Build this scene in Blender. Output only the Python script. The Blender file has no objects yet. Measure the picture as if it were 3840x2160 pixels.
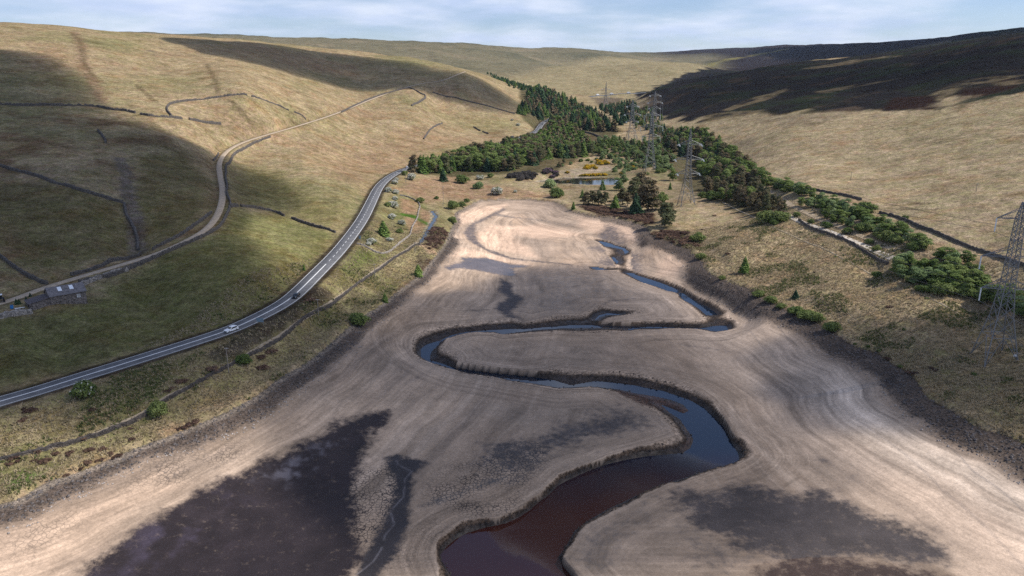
import bpy, math, random
import numpy as np
from mathutils import Vector, Matrix

# ------------------------------------------------------------------ camera, sky, sun, exposure
SC = bpy.context.scene
COL = SC.collection
CAMH = 100.0
PITCH = math.atan(523.5 / 1839.0)
FPX, CX, CY = 1839.0, 1288.0, 724.5            # photograph measured at 2576 x 1449
cam = bpy.data.cameras.new('camera'); camo = bpy.data.objects.new('camera', cam); COL.objects.link(camo)
cam.sensor_width = 36.0; cam.lens = 36.0 * FPX / 2576.0; cam.clip_start = 1.0; cam.clip_end = 60000.0
camo.location = (0, 0, CAMH); camo.rotation_euler = (math.pi / 2 - PITCH, 0, 0)
SC.camera = camo

SUN_EL, SUN_AZ = math.radians(47.0), math.radians(90.0)      # azimuth clockwise from +Y (up the valley)
SUN = Vector((math.sin(SUN_AZ) * math.cos(SUN_EL), math.cos(SUN_AZ) * math.cos(SUN_EL), math.sin(SUN_EL)))
sl = bpy.data.lights.new('sun', 'SUN'); sl.energy = 5.0; sl.angle = math.radians(0.53); sl.color = (1.0, 0.955, 0.90)
so = bpy.data.objects.new('sun', sl); COL.objects.link(so); so.location = (600, 200, 900)
so.rotation_euler = SUN.to_track_quat('Z', 'Y').to_euler()

W = bpy.data.worlds.new('World'); SC.world = W; W.use_nodes = True
nt = W.node_tree; nt.nodes.clear()
def wn(t, **k):
    n = nt.nodes.new(t)
    for a, b in k.items(): setattr(n, a, b)
    return n
out = wn('ShaderNodeOutputWorld'); bg = wn('ShaderNodeBackground'); sky = wn('ShaderNodeTexSky')
sky.sky_type = 'NISHITA'; sky.sun_disc = False; sky.sun_elevation = SUN_EL; sky.sun_rotation = SUN_AZ
sky.altitude = 300; sky.air_density = 1.0; sky.dust_density = 0.25; sky.ozone_density = 2.2
tc = wn('ShaderNodeTexCoord'); sep = wn('ShaderNodeSeparateXYZ')
nt.links.new(tc.outputs['Generated'], sep.inputs[0])
# cloud deck seen in perspective: direction divided by its height
zc = wn('ShaderNodeMath', operation='ADD'); zc.inputs[1].default_value = 0.13
nt.links.new(sep.outputs['Z'], zc.inputs[0])
zm = wn('ShaderNodeMath', operation='MAXIMUM'); zm.inputs[1].default_value = 0.03; nt.links.new(zc.outputs[0], zm.inputs[0])
dx = wn('ShaderNodeMath', operation='DIVIDE'); dy = wn('ShaderNodeMath', operation='DIVIDE')
nt.links.new(sep.outputs['X'], dx.inputs[0]); nt.links.new(zm.outputs[0], dx.inputs[1])
nt.links.new(sep.outputs['Y'], dy.inputs[0]); nt.links.new(zm.outputs[0], dy.inputs[1])
cmb = wn('ShaderNodeCombineXYZ'); nt.links.new(dx.outputs[0], cmb.inputs[0]); nt.links.new(dy.outputs[0], cmb.inputs[1])
nz = wn('ShaderNodeTexNoise'); nz.inputs['Scale'].default_value = 0.85; nz.inputs['Detail'].default_value = 9.0
nz.inputs['Roughness'].default_value = 0.56; nz.inputs['Distortion'].default_value = 0.1
nt.links.new(cmb.outputs[0], nz.inputs['Vector'])
rmp = wn('ShaderNodeMapRange', interpolation_type='SMOOTHSTEP'); rmp.inputs[2].default_value = 0.66
rmp.inputs[3].default_value = 0.16; rmp.inputs[4].default_value = 0.93
nt.links.new(nz.outputs['Fac'], rmp.inputs[0])
thr = wn('ShaderNodeMapRange'); thr.inputs[1].default_value = 0.0; thr.inputs[2].default_value = 0.38; thr.inputs[3].default_value = 0.30; thr.inputs[4].default_value = 0.53   # gaps open overhead, layers overlap at the horizon
nt.links.new(sep.outputs['Z'], thr.inputs[0]); nt.links.new(thr.outputs[0], rmp.inputs[1])
nz2 = wn('ShaderNodeTexNoise'); nz2.inputs['Scale'].default_value = 1.8; nz2.inputs['Detail'].default_value = 8.0
nt.links.new(cmb.outputs[0], nz2.inputs['Vector'])
ccol = wn('ShaderNodeMix', data_type='RGBA'); ccol.inputs[6].default_value = (6.0, 7.1, 9.6, 1); ccol.inputs[7].default_value = (8.7, 9.3, 10.8, 1)
mr2 = wn('ShaderNodeMapRange'); mr2.inputs[1].default_value = 0.35; mr2.inputs[2].default_value = 0.68
nt.links.new(nz2.outputs['Fac'], mr2.inputs[0]); nt.links.new(mr2.outputs[0], ccol.inputs[0])
mx = wn('ShaderNodeMix', data_type='RGBA')
nt.links.new(rmp.outputs[0], mx.inputs[0]); tint = wn('ShaderNodeMix', data_type='RGBA', blend_type='MULTIPLY'); tint.inputs[0].default_value = 1.0; tint.inputs[7].default_value = (.90, .96, 1.16, 1); nt.links.new(sky.outputs[0], tint.inputs[6]); nt.links.new(tint.outputs[2], mx.inputs[6]); nt.links.new(ccol.outputs[2], mx.inputs[7])
nt.links.new(mx.outputs[2], bg.inputs['Color']); bg.inputs['Strength'].default_value = 0.095
nt.links.new(bg.outputs[0], out.inputs['Surface'])

SC.view_settings.view_transform = 'Standard'; SC.view_settings.look = 'None'
SC.view_settings.exposure = 0.12; SC.view_settings.gamma = 1.0; SC.view_settings.use_curve_mapping = False
SC.render.engine = 'CYCLES'
SC.cycles.use_denoising = False; SC.cycles.max_bounces = 6; SC.cycles.diffuse_bounces = 2; SC.cycles.glossy_bounces = 3
SC.cycles.transparent_max_bounces = 12; SC.cycles.volume_bounces = 0; SC.cycles.caustics_reflective = False

rng = np.random.default_rng(7); random.seed(7)

# ------------------------------------------------------------------ photograph pixel -> ray, measured in crops of it
def crop(ox, oy, s):
    k = 2576.0 / 3840.0
    return lambda u, v: ((ox + u / s) * k, (oy + v / s) * k)
Z = lambda u, v: (float(u), float(v))
S2 = 2.0125; S4 = 4.025
A, B_, C_ = crop(0, 0, S2), crop(1280, 0, S2), crop(2560, 0, S2)
D, E, F = crop(0, 720, S2), crop(1280, 720, S2), crop(2560, 720, S2)
G, H, I = crop(0, 1440, S2), crop(1280, 1440, S2), crop(2560, 1440, S2)
P1, P2, P3, P4 = crop(1500, 720, S4), crop(2140, 860, S4), crop(1500, 1120, S4), crop(2140, 1220, S4)
P5 = crop(1300, 560, 5.36667); Q = crop(2500, 400, S4)
T1, T2, T3 = crop(1500, 400, S4), crop(2000, 300, S4), crop(2140, 560, S4)
BN = crop(0, 960, 5.36667)
CP, SP = math.cos(PITCH), math.sin(PITCH)
def ray(u, v):
    xr = (u - CX) / FPX; yr = (CY - v) / FPX
    dyy = CP + yr * SP
    return xr / dyy, (-SP + yr * CP) / dyy       # x per y, z per y
def on_plane(p, zf):
    a, t = ray(*p); y = 300.0
    for _ in range(40):
        y = (zf(y) - CAMH) / t
    return (a * y, y)

# ------------------------------------------------------------------ noise
_perm = np.random.default_rng(3).permutation(512).astype(np.int64)
_perm = np.concatenate([_perm, _perm, _perm])
_ang = np.random.default_rng(4).random(512) * 2 * np.pi
_gx, _gy = np.cos(_ang), np.sin(_ang)
def gnoise(x, y):
    xi = np.floor(x).astype(np.int64); yi = np.floor(y).astype(np.int64)
    xf = x - xi; yf = y - yi; xi &= 511; yi &= 511
    u = xf * xf * xf * (xf * (xf * 6 - 15) + 10); v = yf * yf * yf * (yf * (yf * 6 - 15) + 10)
    def g(ix, iy, fx, fy):
        h = _perm[_perm[ix & 511] + (iy & 511)]
        return _gx[h] * fx + _gy[h] * fy
    a = g(xi, yi, xf, yf); b = g(xi + 1, yi, xf - 1, yf); c = g(xi, yi + 1, xf, yf - 1); d = g(xi + 1, yi + 1, xf - 1, yf - 1)
    return (a + (b - a) * u) + ((c + (d - c) * u) - (a + (b - a) * u)) * v
def fbm(x, y, sc, oc=4, seed=0.0, gain=0.5):
    s = np.zeros_like(x); amp = 1.0; f = 1.0 / sc; tot = 0
    for k in range(oc):
        s += amp * gnoise(x * f + seed + 17.3 * k, y * f - seed * 1.7 + 9.1 * k); tot += amp; amp *= gain; f *= 2.03
    return s / tot * 1.6                          # roughly -1..1
def sstep(a, b, x):
    t = np.clip((x - a) / (b - a), 0, 1); return t * t * (3 - 2 * t)
def seg_dist(px, py, pts, closed=False):
    d = np.full(px.shape, 1e18); n = len(pts)
    for i in range(n if closed else n - 1):
        ax, ay = pts[i][:2]; bx, by = pts[(i + 1) % n][:2]
        ex, ey = bx - ax, by - ay; L = ex * ex + ey * ey + 1e-12
        t = np.clip(((px - ax) * ex + (py - ay) * ey) / L, 0, 1)
        d = np.minimum(d, (px - ax - t * ex) ** 2 + (py - ay - t * ey) ** 2)
    return np.sqrt(d)
def inside(px, py, pts):
    r = np.zeros(px.shape, bool); n = len(pts)
    for i in range(n):
        ax, ay = pts[i][:2]; bx, by = pts[(i + 1) % n][:2]
        if ay == by: continue
        c = ((ay > py) != (by > py)) & (px < (bx - ax) * (py - ay) / (by - ay) + ax)
        r ^= c
    return r
def sdf(px, py, pts, margin=60.0):
    """signed distance, negative inside; far points just get +margin"""
    P = np.array([p[:2] for p in pts]); o = np.full(px.shape, margin)
    m = (px > P[:, 0].min() - margin) & (px < P[:, 0].max() + margin) & (py > P[:, 1].min() - margin) & (py < P[:, 1].max() + margin)
    if m.any():
        x, y = px[m], py[m]; d = seg_dist(x, y, pts, True)
        o[m] = np.where(inside(x, y, pts), -d, np.minimum(d, margin))
    return o
def smooth_poly(pts, it=1, closed=True):
    for _ in range(it):
        q = []; n = len(pts)
        for i in range(n if closed else n - 1):
            a = np.array(pts[i]); b = np.array(pts[(i + 1) % n]); q += [tuple(a * .75 + b * .25), tuple(a * .25 + b * .75)]
        if not closed: q = [tuple(pts[0])] + q + [tuple(pts[-1])]
        pts = q
    return pts

# ------------------------------------------------------------------ lake outline and the incised river
TWL = 10.0
zb = lambda y: 0.008 * (np.maximum(y, 150.0) - 150.0)
_dep = lambda y: np.interp(y, [0, 200, 255, 300, 360, 450, 600], [1.8, 1.8, 1.9, 1.2, 0.6, 0.4, 0.3])
zw = lambda y: zb(y) - _dep(y)
SHORE_PX = [G(20,900), G(150,870), G(330,740), G(520,690), G(680,625), G(850,560), G(1000,490), G(1330,370), G(1550,280), G(1800,170), G(1990,50),
    D(2110,1400), D(2250,1330), D(2400,1220), D(2530,1110), E(20,1050), E(180,920), E(300,850), E(420,750), E(600,620), E(680,510),
    P1(560,930), P1(640,830), P1(720,680), P1(760,560), P1(840,430), P1(800,350), P1(850,290), P1(1000,220), P1(1150,130), P1(1400,108), P1(1800,95),
    P1(2100,115), P1(2400,150), T3(0,920), T3(200,965), T3(400,1010), T3(700,1030), T3(900,1080), T3(1100,1140), T3(1190,1210), T3(1230,1290),
    T3(1400,1350), T3(1600,1420), P2(1500,200), P2(1800,290), P2(1850,380), P2(2010,480), P2(2020,590), P2(2200,700), P2(2450,810), F(440,700),
    F(560,770), F(720,850), F(900,940), F(1060,1000), F(1200,1090), F(1260,1150), F(1450,1200), F(1580,1290), F(1750,1390), I(1830,90), I(1990,180),
    I(2250,340), I(2400,370), I(2576,440), Z(2690,1180)]
SHORE = [on_plane(p, lambda y: TWL) for p in SHORE_PX]
SHORE = [(-220, 75), (-165, 110)] + SHORE + [(185, 118), (215, 75)]
SHORE = smooth_poly(SHORE, 1)
BANK_PX = [H(800,1600), H(740,1400), H(700,1290), H(720,1220), H(760,1150), H(860,1080), H(960,1030), H(1050,1010), H(1180,1000), H(1290,960), H(1390,900),
    H(1440,860), H(1530,800), H(1600,730), H(1650,680), H(1780,630), H(1900,590), H(2000,545), H(2200,495), H(2400,440), H(2540,400), H(2480,310),
    H(2380,220), H(2250,150), H(2080,60), H(1950,30), P4(60,945), P3(2400,1360), P3(1700,1255), P3(1300,1178), P3(1000,1128), P3(700,1058), P3(450,975),
    P3(310,915), P3(220,840), P3(170,760), P3(180,660), P3(250,560), P3(380,480), P3(600,440), P3(900,400), P3(1100,380), P3(1400,330), P3(1750,290),
    P3(1900,360), P3(2100,320), P3(2350,260), P3(2576,250), P2(200,1290), P2(300,1210), P2(430,1130), P2(620,1190), P2(1100,1200), P2(1130,1240), P2(600,1350), P2(430,1400), P2(900,1410), P2(1350,1370), P2(1700,1400), P2(2000,1390),
    P2(1900,1270), P2(1800,1180), P2(1650,1050), P2(1600,980), P2(1400,930), P2(1200,850), P2(1000,780), P2(820,690), P2(700,630), P2(560,618), P2(280,605),
    P2(250,560), P2(500,580), P2(690,560), P2(600,430), P2(480,280), P2(420,200), P2(330,150), P2(300,110), P2(450,150), P2(620,200), P2(800,255), P2(920,320), P2(900,540),
    P2(960,640), P2(1150,700), P2(1400,770), P2(1650,870), P2(1760,940), P2(1900,1030), P2(2100,1110), P2(2250,1200), P2(2380,1320), P2(2470,1400), F(410,1000),
    F(390,1045), F(250,1065), P4(2100,110), P4(1900,65), P4(1400,55), P4(1050,70), P4(850,98), P4(420,122), P4(0,112), P3(2400,505), P3(1900,535), P3(1560,558),
    P3(1430,520), P3(1150,515), P3(900,555), P3(720,610), P3(640,690), P3(670,770), P3(820,830), P3(880,890), P3(880,970), P3(1100,1010), P3(1500,1080),
    P3(1900,1105), P3(2200,1090), P3(2350,1045), P4(200,680), P4(370,690), P4(500,670), P4(800,700), P4(1100,740), P4(1400,820), P4(1700,900), P4(1900,980),
    P4(2050,1090), P4(2200,1240), P4(2230,1300), I(340,320), I(400,400), I(460,440), I(515,520), I(480,560), I(400,605), I(240,655), I(0,735), H(2480,750),
    H(2200,885), H(1980,985), H(1850,1060), H(1770,1130), H(1720,1235), H(1648,1310), H(1690,1400), H(1850,1600)]
BANK = [on_plane(p, zb) for p in BANK_PX]
WATER_PX = [
 [H(900,1600), H(830,1449), H(760,1340), H(745,1290), H(790,1230), H(860,1170), H(960,1120), H(1100,1080), H(1240,1050), H(1330,1010), H(1420,950), H(1500,880),
  H(1560,840), H(1640,760), H(1720,720), H(1850,660), H(1980,610), H(2150,570), H(2300,545), H(2480,530), I(0,520), I(60,480), I(80,420), I(50,370), I(0,300),
  P4(1650,1420), P4(1500,1330), P4(1350,1190), P4(1480,1240), P4(1700,1330), P4(1780,1290), P4(1700,1200), P4(1500,1120), P4(1250,1070), P4(950,1020), P4(700,965),
  P4(400,935), P4(60,935), P3(2400,1350), P3(2000,1290), P3(1700,1245), P3(1300,1170), P3(1000,1122), P3(750,1065), P3(450,965), P3(310,900), P3(310,760), P3(400,690),
  P3(600,630), P3(590,690), P3(470,810), P3(450,930), P3(560,955), P3(700,1000), P3(850,1045), P3(1100,1080), P3(1400,1118), P3(1900,1165), P3(2070,1190), P3(2300,1225),
  P4(0,905), P4(370,840), P4(600,860), P4(1000,910), P4(1400,990), P4(1800,1130), P4(2000,1230), P4(2150,1370), I(265,275), I(310,320), I(340,380), I(370,440), I(420,520),
  I(430,570), I(380,605), I(240,640), I(100,680), I(0,715), H(2450,750), H(2350,790), H(2150,880), H(2000,950), H(1850,1040), H(1760,1110), H(1700,1230), H(1640,1310),
  H(1680,1380), H(1780,1500), H(1850,1600)],
 [P3(590,655), P3(640,610), P3(800,545), P3(1000,500), P3(1250,480), P3(1450,470), P3(1900,450), P3(2330,425), P3(2576,400), P4(500,15), P4(1000,20), P4(1430,25), P4(1930,35), P4(1930,55), P4(1430,45), P4(1000,40), P4(500,38), P3(2576,430), P3(2330,455), P3(1900,480), P3(1450,500), P3(1250,502), P3(1000,525), P3(800,575), P3(670,630), P3(620,670)],
 [P3(1430,500), P3(1500,475), P3(1900,458), P3(2050,472), P3(1560,535), P3(1490,535)],
 [P3(2330,432), P3(2576,405), P4(300,0), P4(950,12), P4(1080,40), P4(1000,55), P4(880,75), P4(850,35), P4(200,35), P4(0,45)],
 [P4(1920,45), P4(2200,5), P4(2360,0), P4(2380,80), P4(2200,98)],
 [P2(1620,955), P2(1700,955), P2(1800,1025), P2(1950,1115), P2(2100,1185), P2(2240,1300), P2(2050,1305), P2(1950,1215), P2(1820,1135), P2(1720,1095), P2(1640,1020)],
 [P2(880,690), P2(990,690), P2(1100,725), P2(1250,765), P2(1450,835), P2(1630,895), P2(1640,965), P2(1450,935), P2(1300,865), P2(1100,815)],
 [P2(400,178), P2(500,182), P2(620,215), P2(800,265), P2(890,330), P2(830,375), P2(780,305), P2(650,275), P2(520,255)],
 [P2(605,415), P2(660,425), P2(725,490), P2(700,525), P2(640,470)],
 [P2(270,570), P2(420,570), P2(570,605), P2(400,615)],
 [P2(830,660), P2(960,660), P2(1000,730), P2(900,700)],
 [P2(350,1375), P2(430,1298), P2(560,1265), P2(745,1275), P2(745,1295), P2(560,1290), P2(440,1325), P2(375,1375)],
]
WATER = [[on_plane(p, zw) for p in poly] for poly in WATER_PX]

# ------------------------------------------------------------------ height control points, read off the photograph
CTRL = []
def cy(u, v, y):
    a, t = ray(u, v); CTRL.append((a, y, CAMH + t * y))
def cz(u, v, z):
    a, t = ray(u, v); y = (z - CAMH) / t; CTRL.append((a, y, z))
def cw(x, y, z): CTRL.append((x / y, y, z))
for i in range(0, len(SHORE), 3):
    x, y = SHORE[i]; CTRL.append((x / y, y, TWL))
# road
ROAD_PX = [(-260,1085,17), (-120,1048,17), (0,1010,17), (100,982,17.2), (200,950,17.5), (330,910,17.8), (460,869,18), (575,832,18.3), (640,803,18.6), (700,772,19), (740,745,19.3), (800,685,19.8),
           (845,640,20.2), (880,597,20.6), (912,552,21), (933,510,21.6), (952,470,22.2), (975,448,22.8), (1004,431,23.4), (1040,419,24), (1100,401,25.5), (1180,383,27.5),
           (1260,362,30.5), (1320,343,33.5), (1352,330,35.5), (1358,318,37), (1366,308,38.5), (1385,299,40), (1410,292,42)]
for u, v, z in ROAD_PX: cz(u, v, z)
TRACK_PX = [(-140,800,26.4), (-40,775,26.5), (40,752,26.6), (100,728,26.8), (190,700,27), (300,668,28), (400,638,29), (480,602,30.4), (530,570,32), (556,525,34.5), (562,480,37), (553,440,39.7), (550,410,42), (566,383,46),
            (600,362,49.5), (650,345,52.5), (740,320,57), (850,285,65), (920,255,73.5)]
TRACK_Y = [(1000,225,1040), (1060,210,1110), (1115,203,1165), (1140,192,1200), (1170,180,1250)]
for u, v, z in TRACK_PX: cz(u, v, z)
for u, v, y in TRACK_Y: cy(u, v, y)
for u, v, y in [(1040,235,1010), (1090,226,1060), (1130,214,1105), (1165,200,1165), (1185,190,1215)]: cy(u, v, y)
# left slopes
cz(0, 785, 27); cz(130, 760, 26.5); cy(0, 640, 280); cy(150, 600, 310); cy(0, 418, 400); cy(200, 480, 365); cy(340, 640, 315); cy(300, 400, 445)
cy(0, 262, 560); cy(300, 285, 580); cy(430, 295, 590); cy(620, 240, 700); cy(765, 297, 740); cy(0, 150, 720); cy(0, 60, 950); cy(200, 73, 1000); cy(430, 93, 1150)
cy(200, 180, 720); cy(450, 180, 820); cy(700, 180, 950); cy(600, 140, 1000); cy(430, 92, 1150); cy(650, 105, 1300); cy(880, 128, 1420); cy(1050, 150, 1400); cy(1180, 178, 1330); cy(900, 180, 1200)
cy(1300, 228, 1330); cy(1250, 203, 1330); cy(1000, 350, 790); cy(900, 400, 690); cy(760, 400, 590); cy(720, 560, 400); cy(600, 650, 295); cy(400, 800, 248); cy(150, 880, 215)
cy(1200, 300, 1000); cy(1100, 260, 1050); cy(1300, 260, 1180); cy(1340, 285, 1120); cy(820, 470, 500); cy(650, 480, 470)
cz(1060, 480, 17); cz(1040, 560, 13.5); cz(950, 640, 15.5); cz(800, 760, 14.5); cz(560, 920, 14.5); cz(300, 1050, 14.5); cz(60, 1110, 14.5); cz(1250, 470, 14); cz(1180, 440, 18)
cz(1000, 520, 18); cz(-250, 1180, 14); cz(-300, 900, 22); cz(700, 860, 13.2); cz(420, 990, 15.2)
# behind the left skyline
for az, y, z in [(-.75, 1500, 190), (-.62, 1600, 186), (-.5, 1800, 186), (-.35, 2000, 180), (-.22, 1900, 150), (-.7, 1150, 178), (-.55, 1250, 176), (-.4, 1500, 176), (-.08, 1700, 118), (-.75, 3000, 215), (-.5, 3200, 225), (-1.0, 900, 205), (-1.0, 500, 105), (-1.0, 250, 42), (-1.0, 1500, 215),
                 (-1.5, 700, 215), (-1.5, 300, 80), (-1.5, 150, 30), (-1.5, 1500, 220), (-1.3, 80, 14), (-1.5, 4000, 230), (-1.5, 12000, 240), (-1.0, 12000, 250), (1.5, 12000, 250)]:
    CTRL.append((az, y, z))
# far moor behind
for u, v in [(300, 80), (600, 93), (880, 97), (1050, 107), (1180, 112), (1310, 124), (1440, 127), (1540, 141)]: cy(u, v, 4300)
for u, v, y in [(900, 125, 3300), (1100, 150, 3000), (1250, 175, 2700), (1350, 195, 2450), (1250, 195, 2300)]: cy(u, v, y)
for az in (-.5, -.25, 0, .12): CTRL.append((az, 7000, 250.)); CTRL.append((az, 12000, 230.))
# spur with pale grass, vans' road below it
for u, v, y in [(1440, 166, 2900), (1640, 156, 2900), (1750, 161, 2800), (1840, 181, 2600), (1500, 195, 2500), (1650, 195, 2450), (1500, 225, 2150), (1640, 222, 2200), (1500, 239, 1990), (1560, 238, 1990), (1620, 236, 2000), (1780, 190, 2500), (1420, 232, 2050)]: cy(u, v, y)
for az, y, z in [(.08, 3600, 150), (.18, 3500, 150), (.25, 3300, 150)]: CTRL.append((az, y, z))
# farthest right moor and the dark ridge
for u, v in [(1570, 141), (1700, 132), (1880, 121), (1980, 116), (2060, 118)]: cy(u, v, 6500)
for u, v in [(1650, 163), (1760, 156), (1860, 147), (1950, 138)]: cy(u, v, 4300)
for u, v, y in [(2060, 117, 4600), (2250, 104, 3900), (2400, 93, 3500), (2576, 72, 3100), (2000, 160, 3000), (2200, 135, 2600), (1880, 178, 3000)]: cy(u, v, y)
for az, y, z in [(.3, 12000, 330), (.6, 12000, 330), (.7, 5500, 330), (.45, 6500, 340), (1.0, 3000, 330), (1.5, 1500, 300)]: CTRL.append((az, y, z))
# heather hill
for u, v, y in [(1610, 242, 1450), (1680, 212, 1500), (1840, 184, 1520), (2000, 167, 1450), (2200, 145, 1330), (2400, 116, 1150), (2576, 93, 1030)]: cy(u, v, y)
for u, v, y in [(1700, 262, 1180), (1850, 235, 1150), (2050, 215, 1080), (2300, 190, 950), (2576, 160, 820), (1750, 300, 950), (1820, 320, 850), (2000, 300, 770), (2250, 290, 690), (2576, 240, 630),
                (1900, 380, 690), (2150, 400, 560), (2400, 400, 480), (2576, 400, 430), (2300, 330, 610)]: cy(u, v, y)
for az, y, z in [(.22, 2300, 88), (.35, 2000, 135), (.5, 1900, 165), (.7, 1700, 200), (.85, 800, 140), (1.0, 500, 110), (1.0, 900, 205), (1.5, 500, 160), (1.5, 250, 60), (1.5, 130, 20), (1.0, 260, 40), (1.0, 1500, 240)]: CTRL.append((az, y, z))
# right bank
for u, v, z in [(2000, 480, 33), (2140, 520, 32.5), (2300, 570, 32), (2450, 628, 31.5), (2576, 690, 31), (1985, 542, 26), (2110, 598, 25.5), (2240, 660, 25), (2000, 600, 20.5), (2200, 690, 20), (2450, 790, 19.5), (2576, 860, 19.5), (1850, 620, 16.5), (2100, 760, 15.5),
                (2350, 880, 15.5), (2510, 905, 15.5), (2700, 800, 27), (2700, 1000, 17), (1730, 525, 16.5), (1650, 470, 14.5), (1900, 520, 22), (1800, 450, 19), (1760, 400, 21), (1850, 450, 24), (1950, 500, 27)]: cz(u, v, z)
# valley floor up-stream
for u, v, z in [(1480, 457, 12.5), (1420, 450, 13.0), (1560, 450, 13.0), (1480, 425, 15.5), (1560, 400, 19), (1640, 430, 17), (1450, 390, 22), (1400, 405, 22), (1520, 470, 13)]: cz(u, v, z)
for u, v, y in [(1540, 370, 830), (1480, 345, 950), (1600, 350, 900), (1590, 352, 900), (1560, 310, 1080), (1540, 280, 1400), (1500, 262, 1750), (1700, 360, 820), (1640, 300, 1100), (1700, 320, 950), (1440, 300, 1120), (1400, 320, 1020), (1520, 325, 1000), (1350, 240, 1300), (1430, 260, 1300), (1560, 262, 1750), (1500, 250, 1880)]: cy(u, v, y)
CTRL = np.array(CTRL)

# ------------------------------------------------------------------ terrain grid: fan of radial lines, finer close by
core = np.arange(-0.875, 0.8751, 0.00235)
outer = 0.875 + np.cumsum(0.00235 * 1.16 ** np.arange(1, 28)); outer = outer[outer < 1.6]
AZ = np.concatenate([-outer[::-1], core, outer])
ys = [84.0]
while ys[-1] < 13000:
    y = ys[-1]; ys.append(y + max(0.26, min(y * y / 73100.0, y / (731.0 * 0.27))) * 1.05)
YS = np.array(ys); NR, NC = len(YS), len(AZ)
def tps(ctrl, q):
    s = np.array([2.6, 1.0])
    X = np.c_[ctrl[:, 0] * s[0], np.log(ctrl[:, 1])]; n = len(X)
    def K(P, R):
        d2 = ((P[:, None, :] - R[None, :, :]) ** 2).sum(2); return 0.5 * d2 * np.log(d2 + 1e-12)
    # heights are compared relative to distance so that near detail is not flattened
    M = np.zeros((n + 3, n + 3)); M[:n, :n] = K(X, X) + 2e-4 * np.eye(n) * 4; M[:n, n] = 1; M[:n, n + 1:] = X; M[n, :n] = 1; M[n + 1:, :n] = X.T
    w = np.linalg.solve(M, np.r_[ctrl[:, 2], 0, 0, 0])
    o = np.zeros(len(q))
    for i in range(0, len(q), 20000):
        P = np.c_[q[i:i + 20000, 0] * s[0], np.log(q[i:i + 20000, 1])]
        o[i:i + 20000] = K(P, X) @ w[:n] + w[n] + P @ w[n + 1:]
    return o
ri = np.unique(np.r_[np.arange(0, NR, 5), NR - 1]); ci = np.unique(np.r_[np.arange(0, NC, 6), NC - 1])
qa, qy = np.meshgrid(AZ[ci], YS[ri])
coarse = tps(CTRL, np.c_[qa.ravel(), qy.ravel()]).reshape(qa.shape)
tmp = np.empty((len(ri), NC))
for k in range(len(ri)): tmp[k] = np.interp(AZ, AZ[ci], coarse[k])
ZT = np.empty((NR, NC)); ly = np.log(YS)
for k in range(NC): ZT[:, k] = np.interp(ly, ly[ri], tmp[:, k])
GX = AZ[None, :] * YS[:, None]; GY = np.repeat(YS[:, None], NC, 1)
gx, gy = GX.ravel(), GY.ravel(); z = ZT.ravel().copy()
NEAR = gy < 1100
def part(fn, mask, default=0.0):
    o = np.full(gx.shape, default); o[mask] = fn(gx[mask], gy[mask]); return o
# relief
n_big = fbm(gx, gy, 420, 4, 3.1); n_mid = fbm(gx, gy, 90, 4, 8.7); n_sm = part(lambda x, y: fbm(x, y, 14, 4, 1.3), gy < 2500)
dS = sdf(gx, gy, SHORE, 120.0)                      # negative inside the lake
out_w = sstep(2, 60, dS)
z += out_w * (n_mid * np.clip(gy / 900., .25, 2.2) * 2.2 + n_sm * 0.35 + n_big * np.clip((gy - 1300) / 2500., 0, 1) * 16)
# shore and lake bed
z = np.where(dS > 0, TWL + (z - TWL) * sstep(0, 14, dS) + sstep(0, 1.5, dS) * 0.9 * (1 - sstep(2, 10, dS)), z)
bed = zb(gy)
ins = dS < 0
s = np.clip(-dS / np.where(gy > 330, 40.0, 48.0), 0, 1)
rise = (TWL - bed) * (1 - s) ** 1.45
lakez = bed + rise + fbm(gx, gy, 60, 3, 5.5) * 0.25 * s
# incised channel
m = ins & (gy < 640)
jx = np.zeros_like(gx); jx[m] = fbm(gx[m], gy[m], 8, 4, 21.0) * 1.25 + fbm(gx[m], gy[m], 1.7, 2, 28.0) * 0.22
dB = np.full(gx.shape, 60.0); dB[m] = sdf(gx[m], gy[m], BANK, 60.0); dBj = dB + jx
dW = np.full(gx.shape, 60.0)
for k, poly in enumerate(WATER):
    t = np.full(gx.shape, 60.0); t[m] = sdf(gx[m], gy[m], poly, 60.0); dW = np.minimum(dW, t)
wl = zw(gy)
lakez -= rise * 0.85 * (1 - sstep(0, 13, dB)) * sstep(.0, .25, s)
z = np.where(ins, lakez, z)
inB = (dBj < 0) | (dW < 0)
do = np.maximum(dW, 0); di = np.maximum(-dBj, 0)
t = do / (do + di + 1e-6)
TCH = t.copy()
pv = np.zeros_like(gx); pv[m] = fbm(gx[m], gy[m], 13, 3, 41.0)
prof = 1 - (1 - t) ** np.clip(1.35 + 1.3 * pv, .55, 2.6)
chan = np.where(dW <= 0, wl - 0.06 - np.minimum(-dW * 0.25, 1.3), wl + 0.06 + (lakez - wl - 0.06) * prof)
crumb = np.zeros_like(gx); crumb[m] = fbm(gx[m], gy[m], 2.0, 4, 31.0, .65)
chan += np.where((dW > 0.3), crumb * 0.95 * np.sin(np.clip(t, 0, 1) * np.pi) * np.clip(_dep(gy) / 3, 0, 1), 0)
z = np.where(ins & inB, chan, z)
z[ins & ~inB] += (np.clip(1 - dBj / 3.0, 0, 1) * 0.18)[ins & ~inB]
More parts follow.
